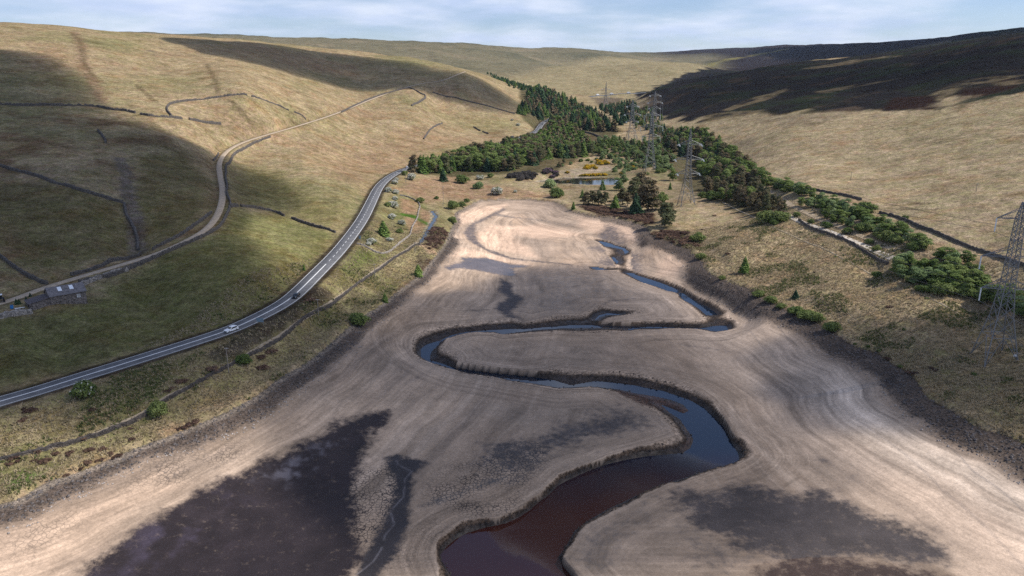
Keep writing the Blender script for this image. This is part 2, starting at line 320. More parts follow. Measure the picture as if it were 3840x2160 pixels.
# ------------------------------------------------------------------ roads cut level into the slopes
def path3(px):
    pts = []
    for u, v, zz in px:
        a, t = ray(u, v); y = (zz - CAMH) / t; pts.append((a * y, y, zz))
    return pts
ROAD = smooth_poly(path3(ROAD_PX), 3, False)
tr = path3(TRACK_PX)
for u, v, y in TRACK_Y:
    a, t = ray(u, v); tr.append((a * y, y, CAMH + t * y))
TRACK = smooth_poly(tr, 3, False)
def level(path, half, blend):
    global z
    P = np.array(path)
    m = (gx > P[:, 0].min() - blend) & (gx < P[:, 0].max() + blend) & (gy > P[:, 1].min() - blend) & (gy < P[:, 1].max() + blend)
    x, y = gx[m], gy[m]; best = np.full(x.shape, 1e18); bz = np.zeros(x.shape)
    for i in range(len(P) - 1):
        e = P[i + 1] - P[i]; L = e[0] ** 2 + e[1] ** 2 + 1e-9
        t = np.clip(((x - P[i, 0]) * e[0] + (y - P[i, 1]) * e[1]) / L, 0, 1)
        d = (x - P[i, 0] - t * e[0]) ** 2 + (y - P[i, 1] - t * e[1]) ** 2
        k = d < best; best[k] = d[k]; bz[k] = (P[i, 2] + t * e[2])[k]
    d = np.sqrt(best); w = 1 - sstep(half, blend, d)
    zz = z[m]; z[m] = zz + (bz - zz) * w
    o = np.full(gx.shape, 99.0); o[m] = d; return o
dRoad = level(ROAD, 5.6, 16.0)
dTrack = level(TRACK, 3.4, 9.0)
PONDZ = 12.2
POND = [on_plane(p, lambda y: PONDZ) for p in [B_(1480,1375), B_(1560,1362), B_(1640,1350), B_(1800,1342), B_(2040,1345), B_(2105,1362), B_(2090,1398), B_(1900,1398), B_(1640,1388)]]
dP = sdf(gx, gy, POND, 40.0)
z = np.where(dP < 12, z + (PONDZ + 0.7 - z) * (1 - sstep(3, 12, dP)), z)
z = np.where(dP < 0, PONDZ - 0.9, z)
SPILL = smooth_poly([on_plane(p, lambda y: 13.2) for p in [P1(480,290), P1(535,350), P1(530,400), P1(470,500), P1(400,620), P1(340,730), P1(250,810)]], 2, False)
dSp = np.full(gx.shape, 40.0); mm = (gy > 380) & (gy < 640) & (np.abs(gx) < 160); dSp[mm] = seg_dist(gx[mm], gy[mm], SPILL)
z = np.where(dSp < 14, z + (13.6 - z) * (1 - sstep(4, 14, dSp)), z)
z = np.where(dSp < 1.2, 12.9, z)
ZT = z.reshape(NR, NC)
def zat(x, y):
    a = x / y; j = min(max(int(np.searchsorted(AZ, a)) - 1, 0), NC - 2); i = min(max(int(np.searchsorted(YS, y)) - 1, 0), NR - 2)
    fa = (a - AZ[j]) / (AZ[j + 1] - AZ[j]); fy = (y - YS[i]) / (YS[i + 1] - YS[i])
    return float((ZT[i, j] * (1 - fa) + ZT[i, j + 1] * fa) * (1 - fy) + (ZT[i + 1, j] * (1 - fa) + ZT[i + 1, j + 1] * fa) * fy)
def at(p, q=None):
    if q is not None: p = (p, q)
    a, t = ray(*p); j = min(max(int(np.searchsorted(AZ, a)) - 1, 0), NC - 2); fa = min(max((a - AZ[j]) / (AZ[j + 1] - AZ[j]), 0), 1)
    col = ZT[:, j] * (1 - fa) + ZT[:, j + 1] * fa; d = col - (CAMH + t * YS)
    k = int(np.argmax(d > 0))
    if not d[k] > 0: y = YS[-1]
    elif k == 0: y = YS[0]
    else:
        f = -d[k - 1] / (d[k] - d[k - 1]) if d[k] != d[k - 1] else 0; y = YS[k - 1] + f * (YS[k] - YS[k - 1])
    return Vector((a * y, y, float(np.interp(y, YS, col))))
def wpoly(px): return [tuple(at(p))[:2] for p in px]

# ------------------------------------------------------------------ ground colours (albedo), laid out on the ground
N1 = n_mid; N2 = n_sm
N0 = fbm(gx, gy, 240, 4, 12.0)
N3 = part(lambda x, y: fbm(x, y, 5, 3, 44.0), gy < 1500)
N4 = part(lambda x, y: fbm(x, y, 1.6, 3, 57.0), gy < 500)
NB = fbm(gx, gy, 38, 4, 71.0)
R = np.zeros((gx.size, 3)); ROUGH = np.full(gx.size, 0.95); CRACK = np.zeros(gx.size); TUFT = np.ones(gx.size)
def paint(mask, c, var=0.0, nf=None):
    c = np.array(c)[None, :]
    if nf is not None: c = c * (1 + var * nf)[:, None]
    R[:] = R + (c - R) * np.clip(mask, 0, 1)[:, None]
def pm(px, soft=4.0, jit=4.0, nf=None, grow=0.0):
    pts = wpoly(px); d = sdf(gx, gy, pts, 150.0 if soft > 12 else 70.0) - grow
    return 1 - sstep(-soft, soft, d + jit * (NB if nf is None else nf))
def lines(px, w, soft=1.0, jit=0.8):
    pts = wpoly(px); P = np.array(pts); o = np.zeros(gx.size)
    m = (gx > P[:, 0].min() - 20) & (gx < P[:, 0].max() + 20) & (gy > P[:, 1].min() - 20) & (gy < P[:, 1].max() + 20)
    if m.any(): o[m] = 1 - sstep(w - soft, w + soft, seg_dist(gx[m], gy[m], pts) + jit * N3[m])
    return o
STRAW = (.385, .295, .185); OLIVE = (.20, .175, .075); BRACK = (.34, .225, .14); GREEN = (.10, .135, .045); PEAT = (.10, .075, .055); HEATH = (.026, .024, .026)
# base: dry moor grass
R[:] = np.array(STRAW)
paint(sstep(-.15, .6, N1 * .7 + N0 * .6), (.30, .245, .135))
paint(sstep(.0, .6, NB * .8 - N0 * .4) * .55, BRACK)
right = sstep(-.02, .05, gx / gy - 0.0) * (dS > 0)
# stretched streaks along the contours on the right slope
ST = part(lambda x, y: fbm((x * .75 + y * .66) * 1.0, (y * .75 - x * .66) * .22, 14, 4, 91.0), gy < 1800)
paint(right * sstep(-.1, .5, ST) * .55, (.24, .205, .105)); paint(right * sstep(.25, .6, -ST) * .5, (.44, .36, .235)); paint(right * sstep(.35, .7, ST * .6 + NB * .7) * .6, (.24, .15, .105))
left = 1 - right
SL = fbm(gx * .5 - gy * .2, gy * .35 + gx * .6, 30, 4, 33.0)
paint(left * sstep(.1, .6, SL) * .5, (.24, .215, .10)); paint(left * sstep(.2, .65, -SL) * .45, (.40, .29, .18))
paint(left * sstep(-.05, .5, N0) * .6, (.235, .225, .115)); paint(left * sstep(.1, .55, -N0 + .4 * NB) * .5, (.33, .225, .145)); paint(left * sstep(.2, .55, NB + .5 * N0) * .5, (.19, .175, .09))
# far country
far = sstep(1900, 2700, gy)
paint(far, (.215, .19, .125)); paint(far * sstep(-.1, .5, n_big + .5 * N0), (.14, .135, .09)); paint(far * sstep(.1, .6, N0 - .4 * n_big) * .7, (.31, .25, .17)); paint(far * sstep(.2, .5, N1) * .4, (.11, .10, .075))
pale = pm([Z(1250,195), Z(1330,185), Z(1430,163), Z(1640,153), Z(1760,158), Z(1850,182), Z(1700,215), Z(1620,240), Z(1480,240), Z(1300,215)], 60, 40)
paint(pale * .85, (.36, .295, .18)); paint(pale * sstep(0, .5, N1) * .5, (.25, .22, .12))
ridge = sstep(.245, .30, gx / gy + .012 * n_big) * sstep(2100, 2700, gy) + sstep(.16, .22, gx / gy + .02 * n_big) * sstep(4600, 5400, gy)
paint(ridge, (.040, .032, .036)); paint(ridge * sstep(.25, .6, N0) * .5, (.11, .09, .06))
paint(pm([Z(1740,160), Z(1820,150), Z(1900,140), Z(1960,128), Z(1985,122), Z(1900,136), Z(1840,150), Z(1780,160)], 40, 30), (.25, .22, .09))
# heather hill on the right
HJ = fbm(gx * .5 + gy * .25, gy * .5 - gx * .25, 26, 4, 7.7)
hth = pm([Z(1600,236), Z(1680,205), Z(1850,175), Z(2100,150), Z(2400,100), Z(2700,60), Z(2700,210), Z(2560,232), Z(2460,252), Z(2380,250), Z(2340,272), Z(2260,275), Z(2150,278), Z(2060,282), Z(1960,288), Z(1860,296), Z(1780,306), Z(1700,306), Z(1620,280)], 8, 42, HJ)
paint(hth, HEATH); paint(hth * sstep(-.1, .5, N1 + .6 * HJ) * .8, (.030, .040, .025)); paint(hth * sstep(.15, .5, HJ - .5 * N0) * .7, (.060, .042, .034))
for px in ([C_(300,830), C_(480,760), C_(640,710), C_(780,670), C_(800,680), C_(620,760), C_(470,800), C_(350,840)],
           [C_(1820,730), C_(1950,680), C_(2080,620), C_(2300,580), C_(2576,565), C_(2400,610), C_(2160,640), C_(2050,700), C_(1960,760), C_(1930,790), C_(1900,720)],
           [C_(100,890), C_(300,850), C_(600,830), C_(700,870), C_(400,900), C_(200,940)], [C_(1000,690), C_(1300,640), C_(1640,590), C_(1400,640), C_(1100,700)],
           [C_(2280,620), C_(2560,600), C_(2576,630), C_(2400,650)], [C_(900,520), C_(1300,450), C_(1680,420), C_(1400,455), C_(1000,520)]):
    paint(pm(px, 5, 9, HJ) * .75 * sstep(-.5, .1, HJ + .5 * N2), (.21, .165, .105)); 
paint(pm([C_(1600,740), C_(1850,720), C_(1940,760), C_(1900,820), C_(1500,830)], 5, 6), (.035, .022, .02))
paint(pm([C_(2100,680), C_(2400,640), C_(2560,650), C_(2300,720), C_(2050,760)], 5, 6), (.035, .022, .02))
paint(pm([Z(1780,300), Z(2060,280), Z(2150,280), Z(2000,300), Z(1900,315), Z(1800,330)], 8, 9) * .7, (.17, .14, .085))
for px in ([C_(1400,870), C_(1540,860), C_(1500,890), C_(1420,900)], [C_(480,1165), C_(720,1155), C_(700,1185), C_(540,1200)], [C_(1250,1350), C_(1600,1335), C_(1560,1355), C_(1260,1365)], [C_(1500,1330), C_(2000,1250), C_(1900,1310), C_(1550,1345)],
           [C_(700,890), C_(1000,850), C_(1300,800), C_(1380,830), C_(1000,950), C_(760,970)], [C_(390,1060), C_(560,1040), C_(520,1120), C_(400,1120)]):
    paint(pm(px, 4, 5) * .6, (.135, .10, .075))
paint(right * (gy < 1500) * (1 - hth) * .4, (.46, .37, .26))
# darker broken peat edges along the right slope
pe = sstep(.33, .5, part(lambda x, y: fbm((x * .75 + y * .66), (y * .75 - x * .66) * .16, 9, 3, 63.0), gy < 1200)) * sstep(.05, .4, N1) * right
paint(pe * .75 * (1 - hth), (.12, .09, .06))
# left fields
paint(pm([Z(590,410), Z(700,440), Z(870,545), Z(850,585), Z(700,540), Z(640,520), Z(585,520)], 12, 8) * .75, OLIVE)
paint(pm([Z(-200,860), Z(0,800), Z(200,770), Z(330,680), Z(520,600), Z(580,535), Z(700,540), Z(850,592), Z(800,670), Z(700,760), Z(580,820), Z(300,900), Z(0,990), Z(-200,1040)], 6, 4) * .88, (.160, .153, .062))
paint(pm([Z(600,535), Z(700,545), Z(840,595), Z(780,660), Z(650,620)], 18, 10) * .6, (.25, .235, .11))  # sunlit upper part of the field, sunshine painted as lighter grass
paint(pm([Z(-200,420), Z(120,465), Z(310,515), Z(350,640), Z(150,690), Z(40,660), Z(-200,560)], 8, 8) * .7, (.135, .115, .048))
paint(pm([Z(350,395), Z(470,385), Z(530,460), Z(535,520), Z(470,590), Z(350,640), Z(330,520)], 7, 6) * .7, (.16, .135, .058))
brn = sstep(-.05, .45, NB + .5 * N2)
paint(pm([Z(-200,270), Z(100,275), Z(300,295), Z(420,330), Z(480,380), Z(300,390), Z(310,500), Z(150,450), Z(-200,400)], 10, 10) * brn * .8, (.20, .13, .08))
paint(pm([Z(0,560), Z(150,690), Z(330,650), Z(520,560), Z(540,440), Z(480,380), Z(530,400), Z(565,470), Z(545,570), Z(400,645), Z(190,700), Z(100,715), Z(0,640)], 5, 5) * sstep(-.3, .3, NB + .6 * N3) * .8, (.23, .145, .085))
paint(pm([Z(-100,120), Z(160,150), Z(240,215), Z(270,265), Z(100,262), Z(-100,260)], 20, 16) * brn * .7, (.20, .15, .085))
paint(pm([Z(760,400), Z(1000,330), Z(1200,350), Z(1040,405), Z(960,440), Z(930,490), Z(860,450)], 25, 18) * .75, (.36, .245, .155))
paint(pm([Z(1000,250), Z(1300,300), Z(1350,310), Z(1250,340), Z(1100,290)], 25, 14) * .5, (.25, .225, .105))
for px in ([A(1080,180), A(1150,330)], ): pass
sc_ = lines([A(560,240), A(600,320), A(615,420), A(640,520), A(700,600), A(740,700), A(780,770)], 5, 4, 5); paint(sc_ * .7, (.25, .165, .115))
paint(pm([A(1100,370), A(1200,360), A(1180,430), A(1110,450)], 6, 8) * sstep(0, .4, N2) * .8, (.17, .14, .12))
for px in ([A(540,250), A(600,300), A(640,480), A(700,580)], [A(1020,640), A(1100,700), A(1160,760)], [A(1560,480), A(1600,560), A(1640,650), A(1640,720)], [A(1740,760), A(1800,820), A(1880,920), A(1940,1010)]):
    paint(lines(px, 2.2, 1.4, 2) * .6, (.16, .12, .07))
stony = lines([Z(300,400), Z(318,440), Z(325,500), Z(340,560), Z(348,640)], 3.6, 1.5, 2.5); paint(stony * .8, (.21, .17, .145))
# right bank below the track
rb = [Z(1640,600), Z(1730,545), Z(1850,560), Z(1990,570), Z(2250,690), Z(2700,900), Z(2700,1200), Z(2560,1120), Z(2300,960), Z(2100,840), Z(1900,740), Z(1760,650)]
mrb = pm(rb, 5, 4)
paint(mrb * .75, (.42, .325, .20)); paint(mrb * sstep(.1, .55, NB * .6 + N2 * .7) * .65, (.17, .16, .075)); paint(mrb * sstep(.3, .6, N2 - .3 * NB) * .75, (.20, .135, .09))
paint(mrb * sstep(.2, .6, N3 * .8 + .3 * N2) * .5, (.10, .09, .05)); paint(mrb * sstep(.1, .5, -N3) * .3, (.45, .37, .24))
paint(pm([Z(2200,880), Z(2350,880), Z(2700,920), Z(2700,1150), Z(2500,1080), Z(2330,970)], 12, 8) * .55, (.15, .135, .065))
paint(pm([P2(1200,80), P2(1500,190), P2(1800,280), P2(1950,300), P2(1980,180), P2(1750,60), P2(1500,0), P2(1250,10)], 2.5, 3, N2) * sstep(-.8, -.1, N3 + N2 * .5) * .95, (.065, .042, .033))
paint(pm([T3(140,880), T3(400,1000), T3(700,1020), T3(1000,1080), T3(1150,1150), T3(1280,1130), T3(1270,980), T3(1000,940), T3(600,860), T3(250,830)], 2.5, 2.5, N2) * sstep(-.8, -.1, N3 + .4 * N2) * .95, (.07, .045, .035))
# left bank between road and lake
lb = [Z(-200,1100), Z(0,1030), Z(200,975), Z(450,890), Z(640,820), Z(760,745), Z(880,625), Z(960,520), Z(1000,480), Z(1060,500), Z(1110,560), Z(1110,620), Z(1060,680), Z(980,745), Z(880,815), Z(700,925), Z(540,1010), Z(300,1120), Z(100,1200), Z(-200,1320)]
mlb = pm(lb, 4, 3)
paint(mlb * .8, (.26, .225, .12)); paint(mlb * sstep(-.15, .4, NB + .3 * N2) * .75, (.12, .13, .05)); paint(mlb * sstep(.15, .5, N2 + .3 * N3) * .6, (.21, .16, .085)); paint(mlb * sstep(.2, .5, NB - .5 * N2) * .6, (.09, .115, .035))
paint(pm([E(20,560), E(130,420), E(330,470), E(160,560), E(60,640), E(0,700)], 4, 3) * .8, (.12, .15, .04))
paint(pm([P1(0,310), P1(240,350), P1(290,400), P1(440,460), P1(420,520), P1(260,420), P1(0,345)], 1.5, 1) * .9, (.06, .14, .02))
paint(pm([G(30,720), G(170,650), G(310,670), G(260,770), G(80,800)], 2, 2) * .85, (.10, .16, .045))
paint(pm([P1(-200,-40), P1(200,-200), P1(800,-250), P1(1400,-100), P1(2200,0), P1(2600,60), P1(2000,90), P1(1200,110), P1(700,110), P1(420,180), P1(180,60), P1(0,0)], 6, 5) * .85, (.355, .235, .155))
paint(pm([P1(20,100), P1(280,150), P1(290,250), P1(240,350), P1(0,310)], 2, 2) * .8, (.35, .23, .15)); paint(pm([P1(310,220), P1(480,330), P1(440,470), P1(300,400)], 2, 2) * .8, (.35, .22, .15)); paint(pm([P1(60,360), P1(240,400), P1(400,520), P1(360,640), P1(160,620), P1(60,480)], 2, 2) * .8, (.35, .23, .15))
paint(pm([P1(440,560), P1(640,540), P1(740,620), P1(660,760), P1(540,900), P1(440,860), P1(380,740)], 2.0, 3, N2) * sstep(-.7, 0, N3 + .4 * N2) * .9, (.07, .045, .034))
paint(lines([P1(310,800), P1(400,830), P1(480,900)], 2.6, 1.5, 1) * .8, (.50, .33, .22))
paint(lines([P1(290,960), P1(300,1100), P1(330,1150), P1(420,1020)], 1.6, 1.2, 1.5) * .8, (.08, .055, .042)); paint(lines([E(420,750), E(520,680), E(600,620), E(680,510)], 1.2, .8, 1.2) * .8, (.08, .055, .04))
paint(lines([D(1650,1240), D(1800,1150), D(1950,1050), D(2150,930), D(2330,800), D(2440,750)], 3.6, 1.5, 2.0) * .9, (.065, .055, .045))
# valley floor round the pond
vf = pm([Z(1370,480), Z(1400,420), Z(1480,400), Z(1560,400), Z(1640,420), Z(1720,440), Z(1720,520), Z(1640,500), Z(1560,500), Z(1480,510), Z(1420,500)], 8, 8)
paint(vf * .7, (.30, .235, .15)); paint(vf * sstep(0, .5, NB) * .6, (.16, .16, .075))
paint(pm([T2(400,1400), T2(700,1320), T2(1150,1280), T2(1200,1360), T2(900,1420), T2(500,1449)], 3, 3) * .8, (.40, .32, .25)); paint(pm([T2(50,1290), T2(350,1180), T2(720,1200), T2(600,1300), T2(200,1310)], 4, 3) * .8, (.36, .25, .16))
paint(pm([T2(540,740), T2(700,780), T2(1080,880), T2(980,940), T2(700,900)], 6, 4) * .9, (.37, .24, .165)); paint(pm([T2(1040,660), T2(1250,660), T2(1400,760), T2(1250,850), T2(1060,840)], 6, 5) * .8, (.34, .26, .15))
paint(pm([T2(1060,900), T2(1300,860), T2(1500,980), T2(1800,900), T2(1900,1000), T2(1700,1120), T2(1200,1120)], 8, 8) * .8, (.085, .065, .05)); paint(pm([T2(1300,900), T2(1450,860), T2(1600,880), T2(1450,1000)], 5, 5) * .7, (.33, .26, .17))
paint(pm([T2(880,260), T2(1350,270), T2(1300,350), T2(1000,380)], 12, 12) * .8, (.13, .10, .085))
paint(pm([T2(1560,360), T2(1850,240), T2(1900,360), T2(1650,450)], 12, 12) * .7, (.15, .115, .085))
# woodland floor
for px in ([Z(1045,437), Z(1390,440), Z(1480,385), Z(1560,330), Z(1520,290), Z(1400,230), Z(1300,210), Z(1310,290), Z(1360,330), Z(1200,385), Z(1050,422)],
           [Z(1640,300), Z(1720,330), Z(1840,380), Z(1900,440), Z(1975,530), Z(1930,560), Z(1840,530), Z(1760,490), Z(1690,440), Z(1640,380)], [Z(2240,660), Z(2400,680), Z(2700,780), Z(2700,840), Z(2500,760), Z(2250,700)]):
    paint(pm(px, 4, 3) * .75, (.055, .055, .028))
# rough verges of road and track
paint((1 - sstep(5.2, 7.0, dRoad + .7 * N3)) * .9, (.060, .048, .038)); paint((1 - sstep(2.6, 4.2, dTrack + .6 * N3)) * .6, (.17, .13, .075))
grime = sstep(.2, .6, N3 * .7 + N2 * .3); paint(grime * .18 * (dS > 0), (.10, .085, .05))

# ------------------------------------------------------------------ lake bed
MUD = (.275, .222, .185); SAND = (.52, .40, .315); WET = (.040, .032, .029); GRAV = (.052, .043, .040)
L = np.where(ins, 1.0, 0.0); LS = -dS
RL = R.copy()
R[:] = np.array(MUD)
wob = fbm(gx, gy, 70, 3, 83.0); along = gy * .6 + gx * .25
st1 = fbm((LS + wob * 5) * 1.0, along * .035, 4.2, 4, 15.0); st2 = fbm((LS + wob * 5), along * .02, 1.5, 3, 25.0)
bfade = 1 - sstep(45, 95, LS)
paint(sstep(-.3, .5, NB) * .5, (.30, .258, .23)); paint(sstep(.1, .7, N0) * .5, (.215, .185, .165))
# pale sand in upper basin and on both beaches, sunlit brightness partly painted in
up = sstep(330, 420, gy + 20 * wob); paint(up * .75, (.42, .345, .295)); paint(up * sstep(-.05, .45, fbm(gx, gy * .6, 34, 4, 5.0)) * .8, SAND); paint(up * sstep(.1, .5, fbm(gx * .7, gy * .5, 26, 4, 66.0)) * .6, (.27, .225, .20))
bl = (gx < 0) * sstep(14, 22, LS) * (1 - sstep(40, 75, LS)); paint(bl * .65, (.40, .33, .28))
br = (gx > 0) * sstep(10, 16, LS) * (1 - sstep(30, 60, LS)) * (1 - sstep(330, 420, gy)); paint(br * .75, (.47, .395, .345))
paint(br * (1 - sstep(20, 34, LS + 3 * st1)) * (1 - sstep(190, 260, gy)) * .8, (.66, .585, .53))
paint(bfade * sstep(.05, .5, st1) * .55, (.24, .20, .178)); paint(bfade * sstep(.12, .5, -st1) * .45, (.48, .405, .355)); paint(bfade * sstep(.15, .55, st2) * .35, (.17, .145, .13)); paint(bfade * sstep(.15, .5, -st2) * .3, (.50, .43, .38))
paint(pm([G(-300,1500), G(0,1100), G(300,1000), G(800,850), G(1200,760), G(1500,720), G(1300,820), G(900,1000), G(600,1250), G(400,1449), G(300,1700)], 5, 4) * .7, (.47, .375, .31))
paint(pm([I(1500,700), I(1900,700), I(2576,1000), I(2700,1500), I(2300,1449), I(1900,1000), I(1650,880)], 8, 5, st1) * .6, (.52, .43, .37))
for px in ([E(1010,320), E(1150,250), E(1500,240), E(1850,330), E(1500,350), E(1300,330), E(1500,500), E(1200,440), E(1050,380)], [E(1780,200), E(2000,230), E(2180,260), E(2270,320), E(2200,390), E(2050,330), E(1800,260)],
           [E(830,480), E(930,420), E(1200,490), E(1400,540), E(1450,560), E(1200,530), E(1100,500)], [E(2380,560), E(2480,480), E(2576,560), E(2520,640), E(2400,620)], [E(870,160), E(1100,110), E(1250,90), E(1100,170), E(980,230), E(860,260)]):
    paint(pm(px, 4, 3, N2) * .8, (.60, .465, .385))
# shore gravel
gw = np.where(gx > 0, 9.5, 7.0) + 3.0 * wob + 2 * N2
gw = np.where(gy > 430, np.where(gx > 60, 8.0, 3.5) + 2 * N2, gw)
gm = 1 - sstep(gw - 2.5, gw + 2.5, LS); paint(gm * .94, GRAV); paint(gm * sstep(.15, .55, N3) * .5, (.13, .11, .10)); paint(gm * sstep(.15, .5, -N3) * .5, (.045, .04, .038))
paint(gm * sstep(430, 480, gy) * .5, (.22, .185, .165)); paint((1 - sstep(1.2, 2.6, LS + .8 * N3)) * (gx < 0) * .35, (.30, .275, .25))
# dark wet mud
WJ = part(lambda x, y: fbm(x, y, 9, 6, 99.0, .6), gy < 520); WS = part(lambda x, y: fbm(x * .35 + y * .12, y - x * .25, 7, 6, 19.0, .6), gy < 520)
WETM = np.zeros(gx.size); WC = np.tile(np.array([[.05, .042, .04]]), (gx.size, 1)); WR = np.full(gx.size, .8)
def wet(px, soft, jit, amt=.95, c=WET, r=.5, nf=None, grow=0.0):
    k = pm(px, soft * 2.2, jit, WJ if nf is None else nf, grow) * amt; up_ = k >= WETM
    WC[up_] = np.array(c); WR[up_] = r; WETM[:] = np.maximum(WETM, k)
def paint_wet(mask, c): WC[:] = WC + (np.array(c)[None, :] - WC) * np.clip(mask, 0, 1)[:, None]
BIG = [Z(120,1560), Z(190,1449), Z(250,1395), Z(330,1335), Z(420,1275), Z(540,1212), Z(640,1168), Z(760,1110), Z(850,1065), Z(930,1035), Z(985,1032), Z(975,1065), Z(940,1088), Z(920,1130), Z(905,1180), Z(890,1240), Z(915,1290), Z(905,1340), Z(915,1400), Z(880,1449), Z(840,1560)]
wet(BIG, 2.0, 4.0, .96, (.026, .019, .020), .65)
wet([Z(965,1150), Z(1000,1141), Z(1075,1163), Z(1045,1192), Z(1037,1250), Z(1030,1320), Z(1000,1390), Z(955,1449), Z(900,1560), Z(820,1560), Z(890,1449), Z(935,1350), Z(965,1290), Z(985,1220)], 1.0, .9, .95, (.036, .030, .030), .6)
wet([H(1180,480), H(1300,440), H(1420,420), H(1560,410), H(1700,350), H(1750,300), H(1900,270), H(2080,180), H(2250,250), H(2200,330), H(2000,360), H(1900,400), H(1700,450), H(1520,520), H(1500,490), H(1420,520), H(1380,600), H(1260,620), H(1210,560)], 5, 7, .85, (.07, .06, .057), .8, None, 2.0)
wet([H(540,930), H(700,870), H(900,820), H(1100,730), H(1250,690), H(1350,650), H(1180,740), H(950,810), H(750,890), H(620,930)], 1.0, .8, .65, (.085, .075, .07), .8)
wet([I(60,850), I(300,890), I(420,800), I(560,810), I(720,870), I(950,920), I(1060,860), I(1250,960), I(1550,1090), I(1750,1180), I(1850,1280), I(1750,1310), I(1300,1250), I(950,1265), I(640,1250), I(380,1150), I(200,1030), I(80,930)], 3.2, 6.0, .92, (.062, .051, .048), .8, WS, 4.0)
wet([I(-150,1000), I(150,980), I(350,1150), I(700,1270), I(900,1330), I(600,1449), I(200,1500), I(0,1300)], 6, 6, .55, (.10, .083, .073), .85, WS)
wet([I(640,1420), I(950,1310), I(1300,1340), I(1700,1400), I(1900,1480), I(1500,1600), I(600,1600)], 3, 5, .85, (.05, .032, .026), .7, WS, 3.0)
wet([I(960,540), I(1060,550), I(1140,610), I(1100,625), I(1000,580)], 1.2, 1.2, .6, (.10, .085, .08), .8); wet([I(1200,690), I(1290,680), I(1350,730), I(1230,740)], 1.2, 1.2, .6, (.10, .085, .08), .8)
wet([H(1750,1150), H(1950,1050), H(2150,950), H(2300,850), H(2400,790), H(2350,900), H(2300,1050), H(2150,1200), H(2000,1400), H(1800,1450), H(1700,1330)], 4, 3, .55, (.12, .10, .087), .85)
wet([E(1190,640), E(1290,690), E(1300,760), E(1390,800), E(1340,860), E(1290,900), E(1330,940), E(1400,1000), E(1330,1010), E(1240,940), E(1150,880), E(1185,835), E(1250,795), E(1180,740), E(1200,690)], 1.4, 1.4, .88, (.060, .048, .046), .6)
wet([P1(670,1140), P1(760,1090), P1(950,1040), P1(900,985), P1(1100,990), P1(1300,990), P1(1550,1050), P1(1700,1090), P1(1960,1110), P1(1880,1140), P1(1700,1150), P1(1780,1270), P1(1600,1270), P1(1400,1230), P1(1150,1180), P1(900,1150), P1(760,1180)], 1.5, 1.5, .9, (.12, .095, .085), .16)
wet([P1(880,990), P1(1100,1000), P1(1450,1050), P1(1650,1120), P1(1680,1230), P1(1500,1170), P1(1200,1110), P1(1000,1050)], 1.0, 1.2, .8, (.10, .10, .115), .05)
wet([P1(940,590), P1(1000,540), P1(1060,480), P1(1180,420), P1(1320,360), P1(1420,300), P1(1560,230), P1(1600,260), P1(1500,330), P1(1330,400), P1(1150,490), P1(1140,640), P1(1190,750), P1(1300,850), P1(1500,910), P1(1700,990), P1(2576,1090), P1(2576,1110), P1(1700,1020), P1(1400,930), P1(1150,810), P1(1000,710)], 1.0, 1.0, .75, (.125, .10, .09), .5)
wet([P1(1340,350), P1(1480,320), P1(1700,360), P1(2000,400), P1(2300,450), P1(2576,490), P1(2576,520), P1(2200,450), P1(1800,400), P1(1500,370)], 1.4, 1.2, .6, (.14, .12, .11), .5)
wet([E(2100,260), E(2000,230), E(1900,350), E(1960,400), E(1830,420), E(2000,470), E(1900,540), E(2100,580), E(2300,640), E(2280,560), E(2270,470), E(2180,430)], 3, 3, .7, (.14, .112, .10), .55)
for px in ([P3(960,160), P3(1200,150), P3(1420,160), P3(1150,185)], [P3(80,1280), P3(250,1160), P3(430,1090), P3(300,1210)], [P2(0,850), P2(60,840), P2(300,830), P2(480,750), P2(380,680), P2(560,760), P2(340,850), P2(20,880)], [P3(1950,150), P3(2200,155), P3(2050,175)],
           [P2(600,1050), P2(900,1040), P2(1200,1035), P2(900,1070), P2(650,1090), P2(450,1170), P2(340,1210)], [P4(1050,70), P4(1150,170), P4(1500,250), P4(2000,330), P4(2576,400), P4(2576,420), P4(1900,340), P4(1300,220)]):
    wet(px, 1.2, 1.2, .6, (.085, .07, .066), .8)
wet([E(1290,600), E(1600,590), E(1900,590), E(2200,700), E(2350,780), E(2000,800), E(1800,900), E(1500,940), E(1350,900), E(1400,800), E(1300,720)], 14, 8, .5, (.19, .165, .148), .9, NB)
# inside the cut channel
cm = np.where(ins & inB, 1.0, 0.0)
cliff = np.clip(TCH, 0, 1)
cc = np.where(cliff[:, None] > .55, np.array([[.070, .052, .040]]), np.array([[.034, .027, .024]])) * np.clip(1 + .6 * N3 + .9 * crumb, .25, 2.2)[:, None]  # wet mud below; bank faces coloured darker to stand for their shade
BANKM = np.where((cm > 0) & (dW > 0), 1.0, 0.0)
flat = sstep(2.5, 7, do + di)                       # wide gentle bars take the mud colour at their top
keep = (sstep(1.6, 5, do + di) * sstep(.5, .85, cliff))[:, None]
R[:] = np.where((cm > 0)[:, None], cc * (1 - keep) + R * keep, R); ROUGH = np.where((cm > 0) & (cliff < .4), .45, ROUGH)
paint((1 - cm) * (1 - sstep(0, 1.6, dBj)) * (ins & ~inB) * .5, (.42, .35, .30))
bar = pm([P4(700,970), P4(950,1030), P4(1350,1090), P4(1780,1290), P4(1700,1420), I(60,440), I(0,520), P4(1900,1449), P4(1400,1300), P4(1000,1180), P4(750,1060)], 1.5, 1) * cm; paint(bar * (dW > 0) * .8, (.060, .034, .027))
